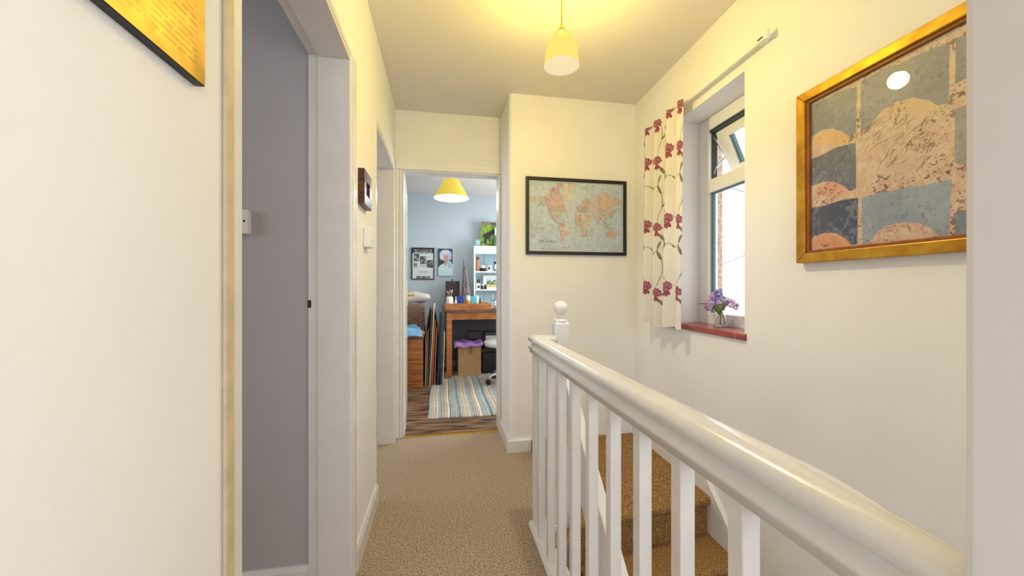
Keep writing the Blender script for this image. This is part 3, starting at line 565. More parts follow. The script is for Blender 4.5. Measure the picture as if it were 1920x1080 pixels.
lands = [
 ([(345,345),(385,325),(395,290),(440,300),(480,270),(510,300),(540,330),(545,380),(565,440),(580,480),(545,500),(500,480),(460,495),(420,480),(385,470),(362,420),(350,390)], PINK),
 ([(395,255),(430,235),(470,230),(500,250),(510,290),(470,300),(430,280),(400,285)], PINK), ([(480,190),(545,188),(540,225),(505,240),(478,222)], (214,130,140)),
 ([(540,200),(600,188),(670,195),(665,260),(655,320),(625,370),(600,418),(582,380),(572,310),(545,255)], CRM),
 ([(285,330),(345,328),(352,385),(320,400),(272,440),(300,395),(280,365)], GRN), ([(190,330),(250,335),(258,368),(215,390),(190,375)], ORG),
 ([(385,478),(470,490),(545,500),(520,530),(512,560),(480,552),(440,545),(405,530)], GRN),
 ([(405,530),(440,545),(462,590),(500,610),(520,635),(500,625),(455,598),(430,570)], PINK),
 ([(510,610),(560,628),(630,665),(612,710),(585,745),(560,770),(545,800),(530,840),(518,835),(515,770),(520,720),(505,670),(500,635)], CRM),
 ([(520,700),(545,690),(575,730),(550,770),(530,820),(518,820)], ORG), ([(510,610),(550,625),(540,660),(505,660)], (200,150,150)),
 ([(680,520),(720,500),(770,505),(800,540),(815,575),(850,600),(820,640),(800,690),(800,740),(775,768),(752,755),(745,700),(738,650),(700,642),(668,610),(672,560)], CRM),
 ([(680,525),(740,520),(735,640),(700,640),(670,605)], (208,160,160)), ([(748,690),(798,690),(800,740),(775,765),(752,752)], (214,160,150)), ([(745,600),(800,600),(800,680),(745,680)], BUF),
 ([(690,450),(720,430),(760,440),(800,430),(815,480),(780,505),(740,500),(700,490)], (190,150,150)), ([(735,420),(760,370),(800,350),(825,380),(810,430),(780,440),(750,430)], (214,180,160)),
 ([(820,370),(870,355),(920,340),(930,400),(925,470),(900,510),(850,505),(815,480),(810,430)], LPK),
 ([(915,330),(960,295),(1000,300),(1040,340),(1100,350),(1175,380),(1170,415),(1120,430),(1085,450),(1070,495),(1030,490),(980,480),(930,470),(920,400)], (216,184,160)),
 ([(900,500),(960,480),(1030,490),(1062,500),(1055,550),(1010,570),(970,570),(930,555),(905,530)], BUF),
 ([(890,540),(930,555),(960,570),(935,600),(920,632),(905,600),(885,570)], (214,160,168)), ([(800,510),(850,505),(885,540),(860,580),(830,610),(805,570)], LPK),
 ([(1000,720),(1040,700),(1085,695),(1108,740),(1100,780),(1075,785),(1050,760),(1010,765)], (214,164,148)), ([(960,590),(985,590),(1000,640),(1045,665),(1070,690),(1010,675),(975,640)], GRN),
 ([(1050,540),(1075,490),(1125,450),(1100,500),(1070,555)], GRN), ([(685,440),(712,430),(720,470),(695,475)], (206,130,140))]
land = np.zeros(cv.x.shape, bool)
for pts, col in lands:
    q = mp(pts); land |= inpoly(cv.x, cv.y, q); cv.poly(q, col, 0.8); cv.line(q+[q[0]], 0.0015, (112,118,130), 0.4)
land_n = vnoise(cv.x, cv.y, 150, 35); cv.put(np.clip((land_n-0.6)/0.2, 0, 1), (136,128,132), 0.22); cv.mottle(40, 0.06, 36)
l1 = vnoise(cv.x, cv.y, 30, 37); l2 = vnoise(cv.x, cv.y, 55, 38); cv.put(land & (l1 > 0.62), (214,204,196), 0.45); cv.put(land & (l2 < 0.32), (190,170,176), 0.4); cv.put(land & (np.abs(l1-0.62) < 0.03), (128,124,132), 0.45); cv.put(land & (np.abs(l2-0.32) < 0.03), (128,124,132), 0.35)
r_ = random.Random(8)
for cx_, cy_, n_, sx_, sy_ in ((1080,560,26,40,70),(1010,650,30,50,40),(450,260,24,60,25),(770,245,14,40,20),(860,222,8,20,12),(1090,310,14,30,25),(240,640,30,60,80),(310,680,20,40,40),(440,560,20,50,50),(560,590,14,40,30),(700,470,14,25,40),(1140,720,16,25,60),(320,420,14,40,20),(490,680,10,20,60),(840,690,6,20,40),(980,260,10,25,25),(230,760,10,20,25),(560,880,12,60,10),(1000,560,20,50,60)):
    for k in range(n_):
        x = cx_+r_.gauss(0, sx_*0.6); y = cy_+r_.gauss(0, sy_*0.6); cv.line(mp([(x, y), (x+r_.uniform(6, 20), y+r_.uniform(-3, 3))]), 0.0012, (98,104,116), 0.6)
for k in range(9): x = 190+k*122; cv.line(mp([(x, 170+k*5), (x, 900)]), 0.0006, (150,156,164), 0.4)
for k in range(6): y = 250+k*120; cv.line(mp([(185, y), (1185, y+12)]), 0.0006, (150,156,164), 0.4)
for x0_, x1_, y_ in ((335,425,788),(350,410,846),(300,470,884)): cv.line(mp([(x0_, y_), (x1_, y_)]), 0.0014, (120,124,130), 0.6)
q = mp([(182,150),(1188,205),(1188,932),(182,915)]); cv.line(q+[q[0]], 0.004, (208,204,196))
me = cv.mesh('map_sheet', lambda x, z: np.stack([ox+x, np.full(x.shape, MY-0.008), oz+z], 1))
M['mapprint'] = print_mat('printed_map_paper', 0.6); link('map_sheet', me, M['mapprint'], t)
NB().box(ox, ox+mw, MY-0.0125, MY-0.0115, oz, oz+mh).done('glass', M['pane'], t)
def text_mesh(s, size, loc, rotx, m, name, parent):
    cu_ = bpy.data.curves.new('txt', 'FONT'); cu_.body = s; cu_.size = size; cu_.align_x = 'CENTER'; cu_.extrude = 0.0002
    o_ = bpy.data.objects.new('txt', cu_); C.objects.link(o_); bpy.context.view_layer.update()
    me_ = bpy.data.meshes.new_from_object(o_.evaluated_get(bpy.context.evaluated_depsgraph_get())); bpy.data.objects.remove(o_)
    me_.transform(Matrix.Translation(loc) @ Matrix.Rotation(math.pi/2, 4, 'X')); return link(name, me_, m, parent)
p = PY(960+378/5.683, 310+822/5.683, MY-0.0085); M['ink'] = mat('dark_ink', (70,72,80), 0.7)
text_mesh('THE WORLD', 0.021, (p.x, MY-0.0088, p.z), 0, M['ink'], 'map_title', t)
# little framed picture and white switch box on the left wall
ya, yb = 0.335/math.tan(-ang(676)), 0.335/math.tan(-ang(697))
ym = 0.327/math.tan(-ang(683)); 
t = thing('small_wooden_frame', 'small dark wooden frame with a pale picture between the two left doorways', 'picture frame', (LW, 1.73, 1.455))
y0, y1 = 1.648, 1.812; z0, z1 = 1.455, 1.60
for (p0, p1, q0, q1) in ((y0, y1, z0, z0+0.045), (y0, y1, z1-0.045, z1), (y0, y0+0.045, z0+0.045, z1-0.045), (y1-0.045, y1, z0+0.045, z1-0.045)):
    NB().box(LW+0.001, LW+0.026, p0, p1, q0, q1).done('frame_bar', M['darkwood'], t, bevel=0.002)
NB().box(LW+0.001, LW+0.010, y0+0.044, y1-0.044, z0+0.044, z1-0.044).done('mirror_glass', mat('small_mirror', (225,228,230), 0.04, metal=1.0), t)
t = thing('light_switch', 'white switch box below the small wooden frame', 'switch', (LW, 1.80, 1.289))
NB().box(LW+0.0005, LW+0.027, 1.758, 1.844, 1.289, 1.376).done('switch_box', M['white'], t, bevel=0.004)
NB().box(LW+0.0265, LW+0.031, 1.790, 1.812, 1.318, 1.347).done('rocker', M['white'], t, bevel=0.002)
pb_ = PY(464.5, 415, D1[1]+0.0)
t = thing('wall_socket_box', 'white box with a dark dot on the bedroom wall inside the doorway', 'switch', (-0.76, D1[1]+0.03, 1.27))
yb0 = D1[1]+0.036; q0 = PY(464.5, 393, yb0-0.03); q1 = PY(464.5, 438, yb0-0.03)
NB().box(q0.x-0.085, q0.x, yb0-0.03, yb0-0.0005, q1.z, q0.z).done('box', M['white'], t, bevel=0.003)
NB().ball((q0.x-0.012, yb0-0.030, (q0.z+q1.z)/2+0.002), 0.004).done('indicator', M['black'], t)
# ================================================================== HALL PENDANT LAMP
lx, ly, lz = 0.492, 1.537, 2.035
t = thing('pendant_lamp', 'lit cream glass bell shade hanging on a flex over the landing', 'lamp', (lx, ly, lz))
prof = [(0.0735,0.0),(0.0715,0.012),(0.069,0.035),(0.066,0.065),(0.060,0.092),(0.048,0.118),(0.032,0.134),(0.017,0.140)]
b = NB(); b.lathe(prof, (lx, ly, lz), 40, cap=False); b.done('shade', M['shade_glass'], t, smooth=True)
NB().lathe([(0.018,0.139),(0.017,0.150),(0.011,0.160),(0.004,0.168)], (lx, ly, lz), 20).done('lamp_holder', M['brass'], t, smooth=True)
NB().tube([(lx, ly, lz+0.165), (lx, ly, CEIL-0.02)], 0.003, 8).done('flex', M['brass'], t)
NB().lathe([(0.045,0),(0.043,0.012),(0.02,0.022)], (lx, ly, CEIL-0.022), 24).done('ceiling_rose', M['white'], t, smooth=True)
point('pendant_lamp_light', (lx, ly, lz+0.065), 25, (1.0, 0.94, 0.84), 0.038)
# ================================================================== STUDIO THINGS
def SP(u, v, Y): return PY(u, v, Y)
p = SP(846.5, 372, 4.35); R = 32.5*depth(p.x, 4.35)/F
t = thing('studio_pendant_lamp', 'yellow cone lampshade hanging in the blue studio', 'lamp', (p.x, 4.35, p.z))
b = NB(); b.lathe([(R,0),(R*0.41,0.205),(R*0.40,0.205),(R*0.985,0.001)], (p.x, 4.35, p.z), 40, cap=False); b.done('shade', M['shade_yellow'], t)
M['shade_in'] = mat('white_shade_lining', (245,248,250), 0.6, emit=(235,245,255), es=1.0)
b = NB(); b.lathe([(R*0.98,0.001),(R*0.39,0.203)], (p.x, 4.35, p.z), 40, cap=False); b.done('lining', M['shade_in'], t)
NB().tube([(p.x, 4.35, p.z+0.18), (p.x, 4.35, CEIL)], 0.003, 6).done('flex', M['white'], t)
b = NB(); b.ball((p.x, 4.35, p.z+0.07), 0.035, 1.2); b.done('bulb', M['bulb'], t, smooth=True)
NB().tube([(p.x-R*0.4, 4.35, p.z+0.2), (p.x+R*0.4, 4.35, p.z+0.2)], 0.003, 5).done('carrier', M['metal'], t)
point('studio_lamp_light', (p.x, 4.35, p.z-0.01), 6, (0.9, 0.96, 1.0), 0.05)
BY = SY1
# poster
a_ = SP(771.5, 464, BY-0.02); b_ = SP(814.5, 524, BY-0.02)
t = thing('framed_poster', 'black framed black and white poster on the blue wall', 'poster', ((a_.x+b_.x)/2, BY, b_.z))
W_, H_ = b_.x-a_.x, a_.z-b_.z; f_ = 0.012
for (x0, x1, z0, z1) in ((0,W_,0,f_),(0,W_,H_-f_,H_),(0,f_,f_,H_-f_),(W_-f_,W_,f_,H_-f_)): NB().box(a_.x+x0, a_.x+x1, BY-0.022, BY-0.001, b_.z+z0, b_.z+z1).done('frame_bar', M['black'], t)
cv = Canvas(W_-0.02, H_-0.02, 110, 150, (206,212,210)); sx, sy = cv.w/620.0, cv.h/850.0
def rc(x0, x1, y0, y1, c, a=1): cv.rect((x0-165)*sx, (x1-165)*sx, (990-y1)*sy, (990-y0)*sy, c, a)
rc(165, 790, 140, 272, (40,42,46)); r_ = random.Random(5)
for row in (188, 243):
    x = 232
    while x < 735:
        w_ = r_.uniform(14, 22); rc(x, x+5, row-16, row+16, (205,205,205)); rc(x, x+w_, row+(10 if r_.random() < .5 else -16), row+(16 if r_.random() < .5 else -10), (205,205,205)); x += w_+9
        if r_.random() < 0.12: x += 18
for (x0, x1, y0, y1) in ((205,365,288,500),(388,560,360,580),(580,768,465,680),(205,300,545,680),(285,690,922,980)):
    rc(x0, x1, y0, y1, (70,72,74))
    for k in range(22): xx, yy = r_.uniform(x0, x1-20), r_.uniform(y0, y1-20); g = r_.choice((30,50,120,170,200)); rc(xx, min(x1, xx+r_.uniform(12,50)), yy, min(y1, yy+r_.uniform(12,50)), (g,g,g), 0.8)
for (x0, x1, y) in ((340,600,296),(590,700,370),(590,700,400),(340,570,612),(390,570,640),(400,580,655),(360,610,770),(370,600,795),(350,630,825)): rc(x0, x1, y-5, y+5, (150,152,152))
me = cv.mesh('poster_sheet', lambda x, z: np.stack([a_.x+0.01+x, np.full(x.shape, BY-0.012), b_.z+0.01+z], 1)); M['paper'] = print_mat('printed_paper', 0.6); link('poster_sheet', me, M['paper'], t)
# portrait canvas
a_ = SP(821.3, 466, BY-0.02); b_ = SP(848.6, 517.5, BY-0.02); W_, H_ = b_.x-a_.x, a_.z-b_.z
t = thing('portrait_canvas', 'canvas portrait of a white haired sitter in a pale top', 'painting', ((a_.x+b_.x)/2, BY, b_.z))
NB().box(a_.x, b_.x, BY-0.022, BY-0.001, b_.z, a_.z).done('stretcher', M['white'], t)
cv = Canvas(W_, H_, 90, 160, (46,62,66)); sx, sy = W_/395.0, H_/740.0
def q_(pts): return [((x-882)*sx, (900-y)*sy) for x, y in pts]
def el(x, y, rx, ry, c, rot=0, a=1): cv.ell((x-882)*sx, (900-y)*sy, rx*sx, ry*sy, c, rot, a)
cv.poly(q_([(890,900),(890,680),(930,620),(1040,560),(1180,480),(1240,520),(1280,600),(1280,900)]), (196,222,226)); cv.poly(q_([(1130,640),(1200,490),(1262,560),(1270,640),(1180,690)]), (150,192,206), 0.8)
cv.poly(q_([(1040,640),(1050,540),(1150,500),(1170,540),(1100,620)]), (190,160,160)); el(1090, 320, 165, 130, (190,196,214)); el(1090, 400, 95, 120, (196,158,146)); el(985, 390, 55, 80, (196,202,218)); el(1200, 370, 55, 100, (176,184,208)); el(1080, 270, 110, 50, (204,208,222))
el(1045, 385, 20, 8, (96,78,78)); el(1115, 380, 20, 8, (96,78,78)); el(1072, 425, 14, 30, (178,124,112)); el(1080, 482, 32, 8, (130,70,76)); cv.mottle(60, 0.12, 41)
me = cv.mesh('painted_face', lambda x, z: np.stack([a_.x+x, np.full(x.shape, BY-0.0225), b_.z+z], 1)); link('painted_face', me, M['paper'], t)
# desk
DY = 4.74; dx0 = SP(834, 584, DY).x; DT = 0.845; dx1 = 1.45
t = thing('work_desk', 'worn orange wooden work desk with square legs', 'desk', ((dx0+dx1)/2, 5.1, 0))
NB().box(dx0, dx1, DY-0.02, BY-0.01, DT-0.03, DT).done('desk_top', M['desktop'], t, bevel=0.004)
for lx_ in (dx0+0.02, dx1-0.085):
    for ly_ in (DY, BY-0.09): NB().box(lx_, lx_+0.066, ly_, ly_+0.066, 0.0085 if ly_ < 5 else 0.0, DT-0.03).done('leg', M['oak'], t, bevel=0.003)
NB().box(dx0+0.086, dx1-0.085, DY+0.01, DY+0.035, DT-0.125, DT-0.03).done('apron', M['oak_x'], t, bevel=0.002)
NB().box(dx0+0.04, dx0+0.06, DY+0.066, BY-0.09, DT-0.125, DT-0.03).done('apron', M['oak_x'], t, bevel=0.002)
NB().box(dx0+0.086, dx1-0.085, BY-0.05, BY-0.03, 0.10, DT-0.03).done('back_panel', mat('dark_grey_panel', (124,120,130), 0.7, var=0.1, scale=10), t)
tx0, tx1 = SP(834.5, 575, DY).x, SP(921, 575, DY).x
t = thing('wooden_tray', 'open orange wooden tray on the desk front holding paint pots', 'tray', ((tx0+tx1)/2, 4.95, DT))
for nm, bxs in (('front_board', (tx0, tx1, DY, DY+0.014, DT, DT+0.075)), ('back_board', (tx0, tx1, 5.10, 5.114, DT, DT+0.075)), ('side_board', (tx0, tx0+0.014, DY+0.014, 5.10, DT, DT+0.075)), ('side_board', (tx1-0.014, tx1, DY+0.014, 5.10, DT, DT+0.07)), ('tray_base', (tx0+0.014, tx1-0.014, DY+0.014, 5.10, DT, DT+0.006))):
    NB().box(*bxs).done(nm, M['oak_x'], t, bevel=0.002)
TB = DT+0.0065; IY = 4.93
def ztop(v, u=870, Y=IY): return SP(u, v, Y).z
def potcol(n, c, r=0.4): return mat(n, c, r, var=0.08, scale=30)
# brush pot
p = SP(843, 560, IY); r = 6.8*depth(p.x, IY)/F
t = thing('brush_pot', 'round white pot holding paint brushes at the end of the tray', 'pot', (p.x, IY, TB))
zt_ = ztop(556)-TB; prof = [(r*0.7,0),(r*0.98,0.02),(r,zt_*0.5),(r*0.95,zt_*0.85),(r*0.85,zt_)]
b = NB(); b.lathe(prof + [(q-0.005, z-0.002) for q, z in prof[::-1][:3]], (p.x, IY, TB), 24); b.done('pot', M['white'], t, smooth=True)
for dx_, dy_, h_ in ((-0.03,0,0.075),(-0.012,0.02,0.06),(0.005,-0.01,0.085),(0.03,0.01,0.09),(0.022,-0.02,0.07)):
    b = NB(); b.tube([(p.x+dx_*0.3, IY+dy_*0.3, TB+zt_*0.4), (p.x+dx_, IY+dy_, TB+zt_+h_-0.02)], 0.0035, 6); br = b.done('brush_handle', M['oak'], t)
    b = NB(); b.tube([(p.x+dx_, IY+dy_, TB+zt_+h_-0.022), (p.x+dx_*1.15, IY+dy_, TB+zt_+h_)], 0.006, 6, r1=0.003); b.done('bristles', M['white'], br)
def bottle(name, label, cat, u0, u1, v, m, capm=None, Y=IY, square=False, base=TB, neck=0.5, label_m=None, group=None):
    a = SP(u0, v, Y); c = SP(u1, v, Y); r = (c.x-a.x)/2; x = (a.x+c.x)/2; h = a.z-base
    t = thing(name, label, cat, (x, Y, base), group=group)
    b = NB(); hb_ = h*0.78 if capm else h
    if square: b.box(x-r, x+r, Y-r*0.6, Y+r*0.6, base, base+hb_)
    else: b.lathe([(r*0.9,0),(r,0.004),(r,hb_*0.8),(r*(neck if capm else 0.97),hb_*0.97),(r*(neck if capm else 0.95),hb_)], (x, Y, base), 18)
    b.done('body', m, t, smooth=not square, bevel=0.003 if square else 0)
    if capm:
        b = NB(); b.lathe([(r*neck*1.08,hb_),(r*neck*1.08,h-0.002),(r*neck*0.9,h)], (x, Y, base), 16); b.done('cap', capm, t, smooth=False)
    if label_m:
        b = NB(); b.lathe([(r*1.01,hb_*0.2),(r*1.015,hb_*0.22),(r*1.015,hb_*0.6),(r*1.01,hb_*0.62)], (x, Y, base), 18, cap=False) if not square else b.box(x-r*0.8, x+r*0.8, Y-r*0.6-0.001, Y-r*0.59, base+hb_*0.2, base+hb_*0.6); b.done('label_band', label_m, t)
    return t
bottle('glue_bottle', 'slim white bottle beside the blue tin on the tray', 'bottle', 852.3, 857.5, 556, M['white'], M['white'])
bottle('blue_tin', 'bright blue square tin on the tray', 'tin', 857.5, 867.5, 555, potcol('blue_tin', (24,52,170)), square=True)
bottle('green_jar', 'small olive green jar between the blue tin and the white tub', 'jar', 868.3, 872.8, 556, potcol('olive', (120,130,90)), potcol('teal_cap', (90,170,180)))
bottle('paint_tub', 'white tub with an orange band on the tray', 'tub', 873, 882, 554, M['white'], None, label_m=potcol('orange', (230,140,50)))
bottle('cyan_box', 'cyan and white square carton on the tray', 'carton', 883, 891, 555, potcol('cyan', (70,190,210)), square=True)
bottle('white_tub', 'plain white tub beside the cyan carton', 'tub', 891.6, 897.5, 554.5, M['white'], None, Y=4.97)
bottle('black_bottle', 'short black capped bottle at the back of the tray', 'bottle', 898.2, 902.2, 559, M['black'], M['black'], Y=4.97)
p = SP(902, 566, 4.86); t = thing('paint_palette', 'white oval mixing palette at the right end of the tray', 'palette', (p.x, 4.86, TB))
b = NB(); b.lathe([(0.04,0),(0.070,0.045),(0.074,0.052),(0.070,0.052),(0.04,0.012)], (p.x, 4.86, TB), 24); b.done('dish', M['white'], t, smooth=True)
NB().lathe([(0.03,0.012),(0.035,0.02)], (p.x, 4.86, TB), 16).done('paint', potcol('tealpaint', (60,120,140)), t)
p = SP(926, 570, 4.84); t = thing('glass_jar', 'clear glass jar on the desk at the end of the tray', 'jar', (p.x, 4.84, DT))
prof = [(0.036,0),(0.038,0.006),(0.038,0.085),(0.032,0.10),(0.033,0.112)]; b = NB(); b.lathe(prof+[(r-0.003, z+0.003) for r, z in prof[::-1]], (p.x, 4.84, DT+0.0005), 22); b.done('jar_body', M['glass'], t, smooth=True)
NB().tube([(p.x, 4.84, DT+0.006), (p.x-0.015, 4.84, DT+0.19)], 0.004, 6).done('stick', M['white'], t)
# clipboard
a_ = SP(835.5, 527, 5.30); b_ = SP(861.5, 568, 5.30)
t = thing('clipboard', 'dark brown clipboard leaning behind the brush pot', 'clipboard', ((a_.x+b_.x)/2, 5.3, DT))
NB().box(a_.x, b_.x, 5.30, 5.306, DT+0.001, a_.z).done('board', mat('dark_brown_board', (36,28,30), 0.5, scale=9, col2=(58,36,32), bump=0.1), t, bevel=0.003)
xm = (a_.x+b_.x)/2; b = NB(); b.box(xm-0.045, xm+0.045, 5.29, 5.30, a_.z-0.025, a_.z-0.008).tube([(xm, 5.294, a_.z-0.02), (xm, 5.292, a_.z+0.03)], 0.012, 8); b.done('clip', M['gasket'], t)
# twig cone
ap = SP(870, 484, 5.25); bl, br_ = SP(866, 556, 5.25), SP(887, 556, 5.25); cxm = (bl.x+br_.x)/2; rad = (br_.x-bl.x)/2
t = thing('twig_cone', 'grey woven twig cone standing on the desk beside the white shelf', 'ornament', (cxm, 5.25, DT))
M['twig'] = mat('grey_twigs', (156,146,142), 0.8, scale=40, col2=(84,76,76)); rs = random.Random(9)
b = NB()
for k in range(30):
    a = k*2*math.pi/30; b.tube([(cxm+rad*math.cos(a), 5.25+rad*math.sin(a)*0.8, DT), (cxm*0.5+ap.x*0.5+rad*0.52*math.cos(a+rs.uniform(-.3,.3)), 5.25+rad*0.4*math.sin(a), (DT+ap.z)/2), (ap.x+rs.uniform(-.006,.006), 5.25, ap.z-rs.uniform(0,.03))], 0.006, 5)
b.done('stakes', M['twig'], t, kind='stuff')
b = NB()
for k in range(9):
    q = 0.06+k*0.095; b.tube([(cxm*(1-q)+ap.x*q+rad*(1-q)*math.cos(a), 5.25+rad*0.82*(1-q)*math.sin(a), DT+(ap.z-DT)*q+0.012*math.sin(3*a)) for a in np.linspace(0, 2*math.pi, 15)], 0.006, 5)
b.done('weave', M['twig'], t, kind='stuff')
# white shelf unit standing on the desk
SYF = 5.24; sx0 = SP(888.5, 500, SYF).x; sx1 = sx0+0.75
def zs(v): return SP(905, v, SYF).z
t = thing('shelf_unit', 'white open shelf unit with pale blue boarded back on the desk', 'shelf', ((sx0+sx1)/2, 5.36, DT))
for x in (sx0, sx1-0.02): NB().box(x, x+0.02, SYF, BY-0.002, DT, zs(461)).done('side_panel', M['white'], t, bevel=0.002)
NB().box(sx0+0.02, sx1-0.02, SYF, BY-0.002, zs(461)-0.02, zs(461)).done('top_panel', M['white'], t)
NB().box(sx0+0.02, sx1-0.02, SYF, SYF+0.02, zs(476), zs(461)-0.02).done('fascia', M['white'], t, bevel=0.002)
SH = [zs(508.5), zs(542.5)]
for z in SH: NB().box(sx0+0.02, sx1-0.02, SYF, BY-0.014, z-0.018, z).done('shelf_board', M['white'], t, bevel=0.002)
M['shelfback'] = mat('pale_blue_boards', (176,206,216), 0.6, var=0.04, scale=6); x = sx0+0.02; k = 0
while x < sx1-0.03:
    x2 = min(x+0.145, sx1-0.02); NB().box(x+0.002, x2-0.002, BY-0.012, BY-0.003, DT+0.001, zs(462)-0.02).done('back_board', M['shelfback'], t); x = x2
IYS = SYF+0.08
tan = potcol('tan_flask', (176,118,74))
bottle('tan_flask', 'tan brown cylindrical flask on the upper shelf', 'flask', 892.3, 899.3, 481.5, tan, potcol('brown_cap', (110,70,48)), Y=IYS, base=SH[0], neck=0.8)
p = SP(905.5, 500, IYS); t = thing('black_bowl', 'black dish with a white cup in it on the upper shelf', 'bowl', (p.x, IYS, SH[0])); NB().lathe([(0.035,0),(0.048,0.03),(0.05,0.042),(0.045,0.04)], (p.x, IYS, SH[0]), 20).done('bowl', M['black'], t, smooth=True); NB().lathe([(0.03,0.04),(0.034,0.075),(0.026,0.085),(0.024,0.08)], (p.x, IYS, SH[0]), 18).done('cup', M['white'], t, smooth=True)
p = SP(917, 500, IYS); t = thing('printed_mug', 'white mug with a dark print on the upper shelf', 'mug', (p.x, IYS, SH[0])); b = NB(); b.lathe([(0.030,0),(0.033,0.004),(0.033,0.083),(0.030,0.083),(0.030,0.01)], (p.x, IYS, SH[0]), 22); b.done('mug_body', M['white'], t, smooth=False)
NB().tube([(p.x+0.030, IYS, SH[0]+0.065), (p.x+0.052, IYS, SH[0]+0.06), (p.x+0.052, IYS, SH[0]+0.03), (p.x+0.030, IYS, SH[0]+0.02)], 0.004, 6).done('handle', M['white'], t); NB().box(p.x-0.012, p.x+0.012, IYS-0.0345, IYS-0.032, SH[0]+0.025, SH[0]+0.065).done('print', M['black'], t)
p = SP(932, 499, IYS); r = 0.052; t = thing('alarm_clock', 'black twin bell alarm clock on the upper shelf', 'clock', (p.x, IYS, SH[0])); cz = SH[0]+r+0.012
rm = Matrix.Translation((p.x, IYS, cz)) @ Matrix.Rotation(math.pi/2, 4, 'X')
b = NB(); b.lathe([(r*0.9,-0.02),(r,-0.015),(r,0.018),(r*0.86,0.02)], (0,0,0), 28); bmesh.ops.transform(b.bm, matrix=rm, verts=b.bm.verts); b.done('case', M['black'], t)
b = NB(); b.lathe([(r*0.84,0.0201),(r*0.84,0.0215)], (0,0,0), 28); bmesh.ops.transform(b.bm, matrix=rm, verts=b.bm.verts); b.done('dial', M['white'], t)
b = NB(); b.box(p.x-0.0015, p.x+0.0015, IYS-0.0235, IYS-0.0217, cz, cz+0.034).box(p.x, p.x+0.024, IYS-0.0235, IYS-0.0217, cz-0.0015, cz+0.0015); b.done('hands', M['black'], t)
for s in (-1, 1):
    b = NB(); b.ball((p.x+s*0.03, IYS, cz+r+0.008), 0.02, 0.8); b.done('bell', M['black'], t, smooth=True); NB().tube([(p.x+s*0.03, IYS, cz-r*0.75), (p.x+s*0.038, IYS, SH[0])], 0.004, 6).done('foot', M['black'], t)
p = SP(897, 535, IYS); t = thing('pen_cup', 'white cup of black pens on the middle shelf', 'cup', (p.x, IYS, SH[1])); b = NB(); b.lathe([(0.026,0),(0.030,0.004),(0.030,0.085),(0.027,0.085),(0.027,0.01)], (p.x, IYS, SH[1]), 20); b.done('cup', M['white'], t)
for k, (dx_, dy_, h_) in enumerate(((-0.02,0,0.13),(-0.008,0.01,0.15),(0.006,-0.01,0.155),(0.02,0,0.135))): NB().tube([(p.x+dx_*0.4, IYS+dy_, SH[1]+0.02), (p.x+dx_, IYS+dy_, SH[1]+h_)], 0.005, 6).done('pen', M['black'], t)
NB().box(p.x-0.015, p.x+0.015, IYS-0.0315, IYS-0.029, SH[1]+0.02, SH[1]+0.05).done('print', M['black'], t)
bottle('ink_jar', 'small black ink jar beside the pen cup', 'jar', 902.3, 906.5, 533, M['black'], M['white'], Y=IYS-0.03, base=SH[1], neck=0.7)
bottle('ink_bottle', 'squat black ink bottle in front of the landscape picture', 'bottle', 907, 913, 533.5, M['black'], M['black'], Y=IYS-0.03, base=SH[1], neck=0.6)
a_ = SP(906, 516.5, 5.40); b_ = SP(936, 541, 5.40)
t = thing('landscape_card', 'small white mounted landscape picture on the middle shelf', 'picture', ((a_.x+b_.x)/2, 5.4, SH[1])); NB().box(a_.x, b_.x, 5.40, 5.405, SH[1]+0.0005, a_.z).done('mount', M['white'], t)
cv = Canvas((b_.x-a_.x)*0.72, (a_.z-SH[1])*0.66, 60, 40, (150,170,110)); cv.rect(0, 9, cv.h*0.62, 9, (190,214,222)); cv.rect(0, 9, 0, cv.h*0.3, (206,180,110)); cv.put((vnoise(cv.x, cv.y, 90, 51) > 0.5) & (cv.y > cv.h*0.3) & (cv.y < cv.h*0.8), (70,100,50)); cv.mottle(90, 0.2, 52)
me = cv.mesh('picture', lambda x, z: np.stack([a_.x+(b_.x-a_.x)*0.2+x, np.full(x.shape, 5.3995), SH[1]+0.03+z], 1)); link('picture', me, M['paper'], t)
# pictures on top of the shelf
TZ = zs(461)
a_ = SP(901.5, 415.5, 5.38); b_ = SP(930, 461, 5.38)
t = thing('green_canvas', 'bright green canvas with a dark animal shape on top of the shelf', 'painting', ((a_.x+b_.x)/2, 5.38, TZ)); NB().box(a_.x, b_.x, 5.38, 5.398, TZ+0.0005, a_.z).done('stretcher', M['white'], t)
W_, H_ = b_.x-a_.x, a_.z-TZ; cv = Canvas(W_, H_, 80, 120, (104,132,30)); n_ = vnoise(cv.x, cv.y, 30, 61); cv.put(n_ > 0.55, (132,164,44), 0.7); cv.put((cv.y > H_*0.86), (120,112,108), 0.9); cv.put((cv.y < H_*0.3) & (n_ < 0.5), (70,100,24), 0.8)
Q = lambda pts: [(W_*(x-250)/170.0, H_*(370-y)/275.0) for x, y in pts]
cv.poly(Q([(275,240),(310,215),(350,200),(400,175),(418,178),(418,215),(370,240),(352,270),(355,320),(345,325),(335,285),(315,290),(312,340),(300,345),(288,330),(290,270),(270,262)]), (24,34,24)); cv.poly(Q([(340,112),(418,100),(418,140),(380,125)]), (70,66,60)); cv.mottle(70, 0.25, 62)
me = cv.mesh('painted_face', lambda x, z: np.stack([a_.x+x, np.full(x.shape, 5.3795), TZ+z], 1)); link('painted_face', me, M['paper'], t)
a_ = SP(927.5, 427, 5.34); b_ = SP(950, 461, 5.34)
t = thing('blue_canvas', 'small pale blue and teal canvas beside the green canvas', 'painting', ((a_.x+b_.x)/2, 5.34, TZ)); NB().box(a_.x, b_.x, 5.34, 5.358, TZ+0.0005, a_.z).done('stretcher', M['white'], t)
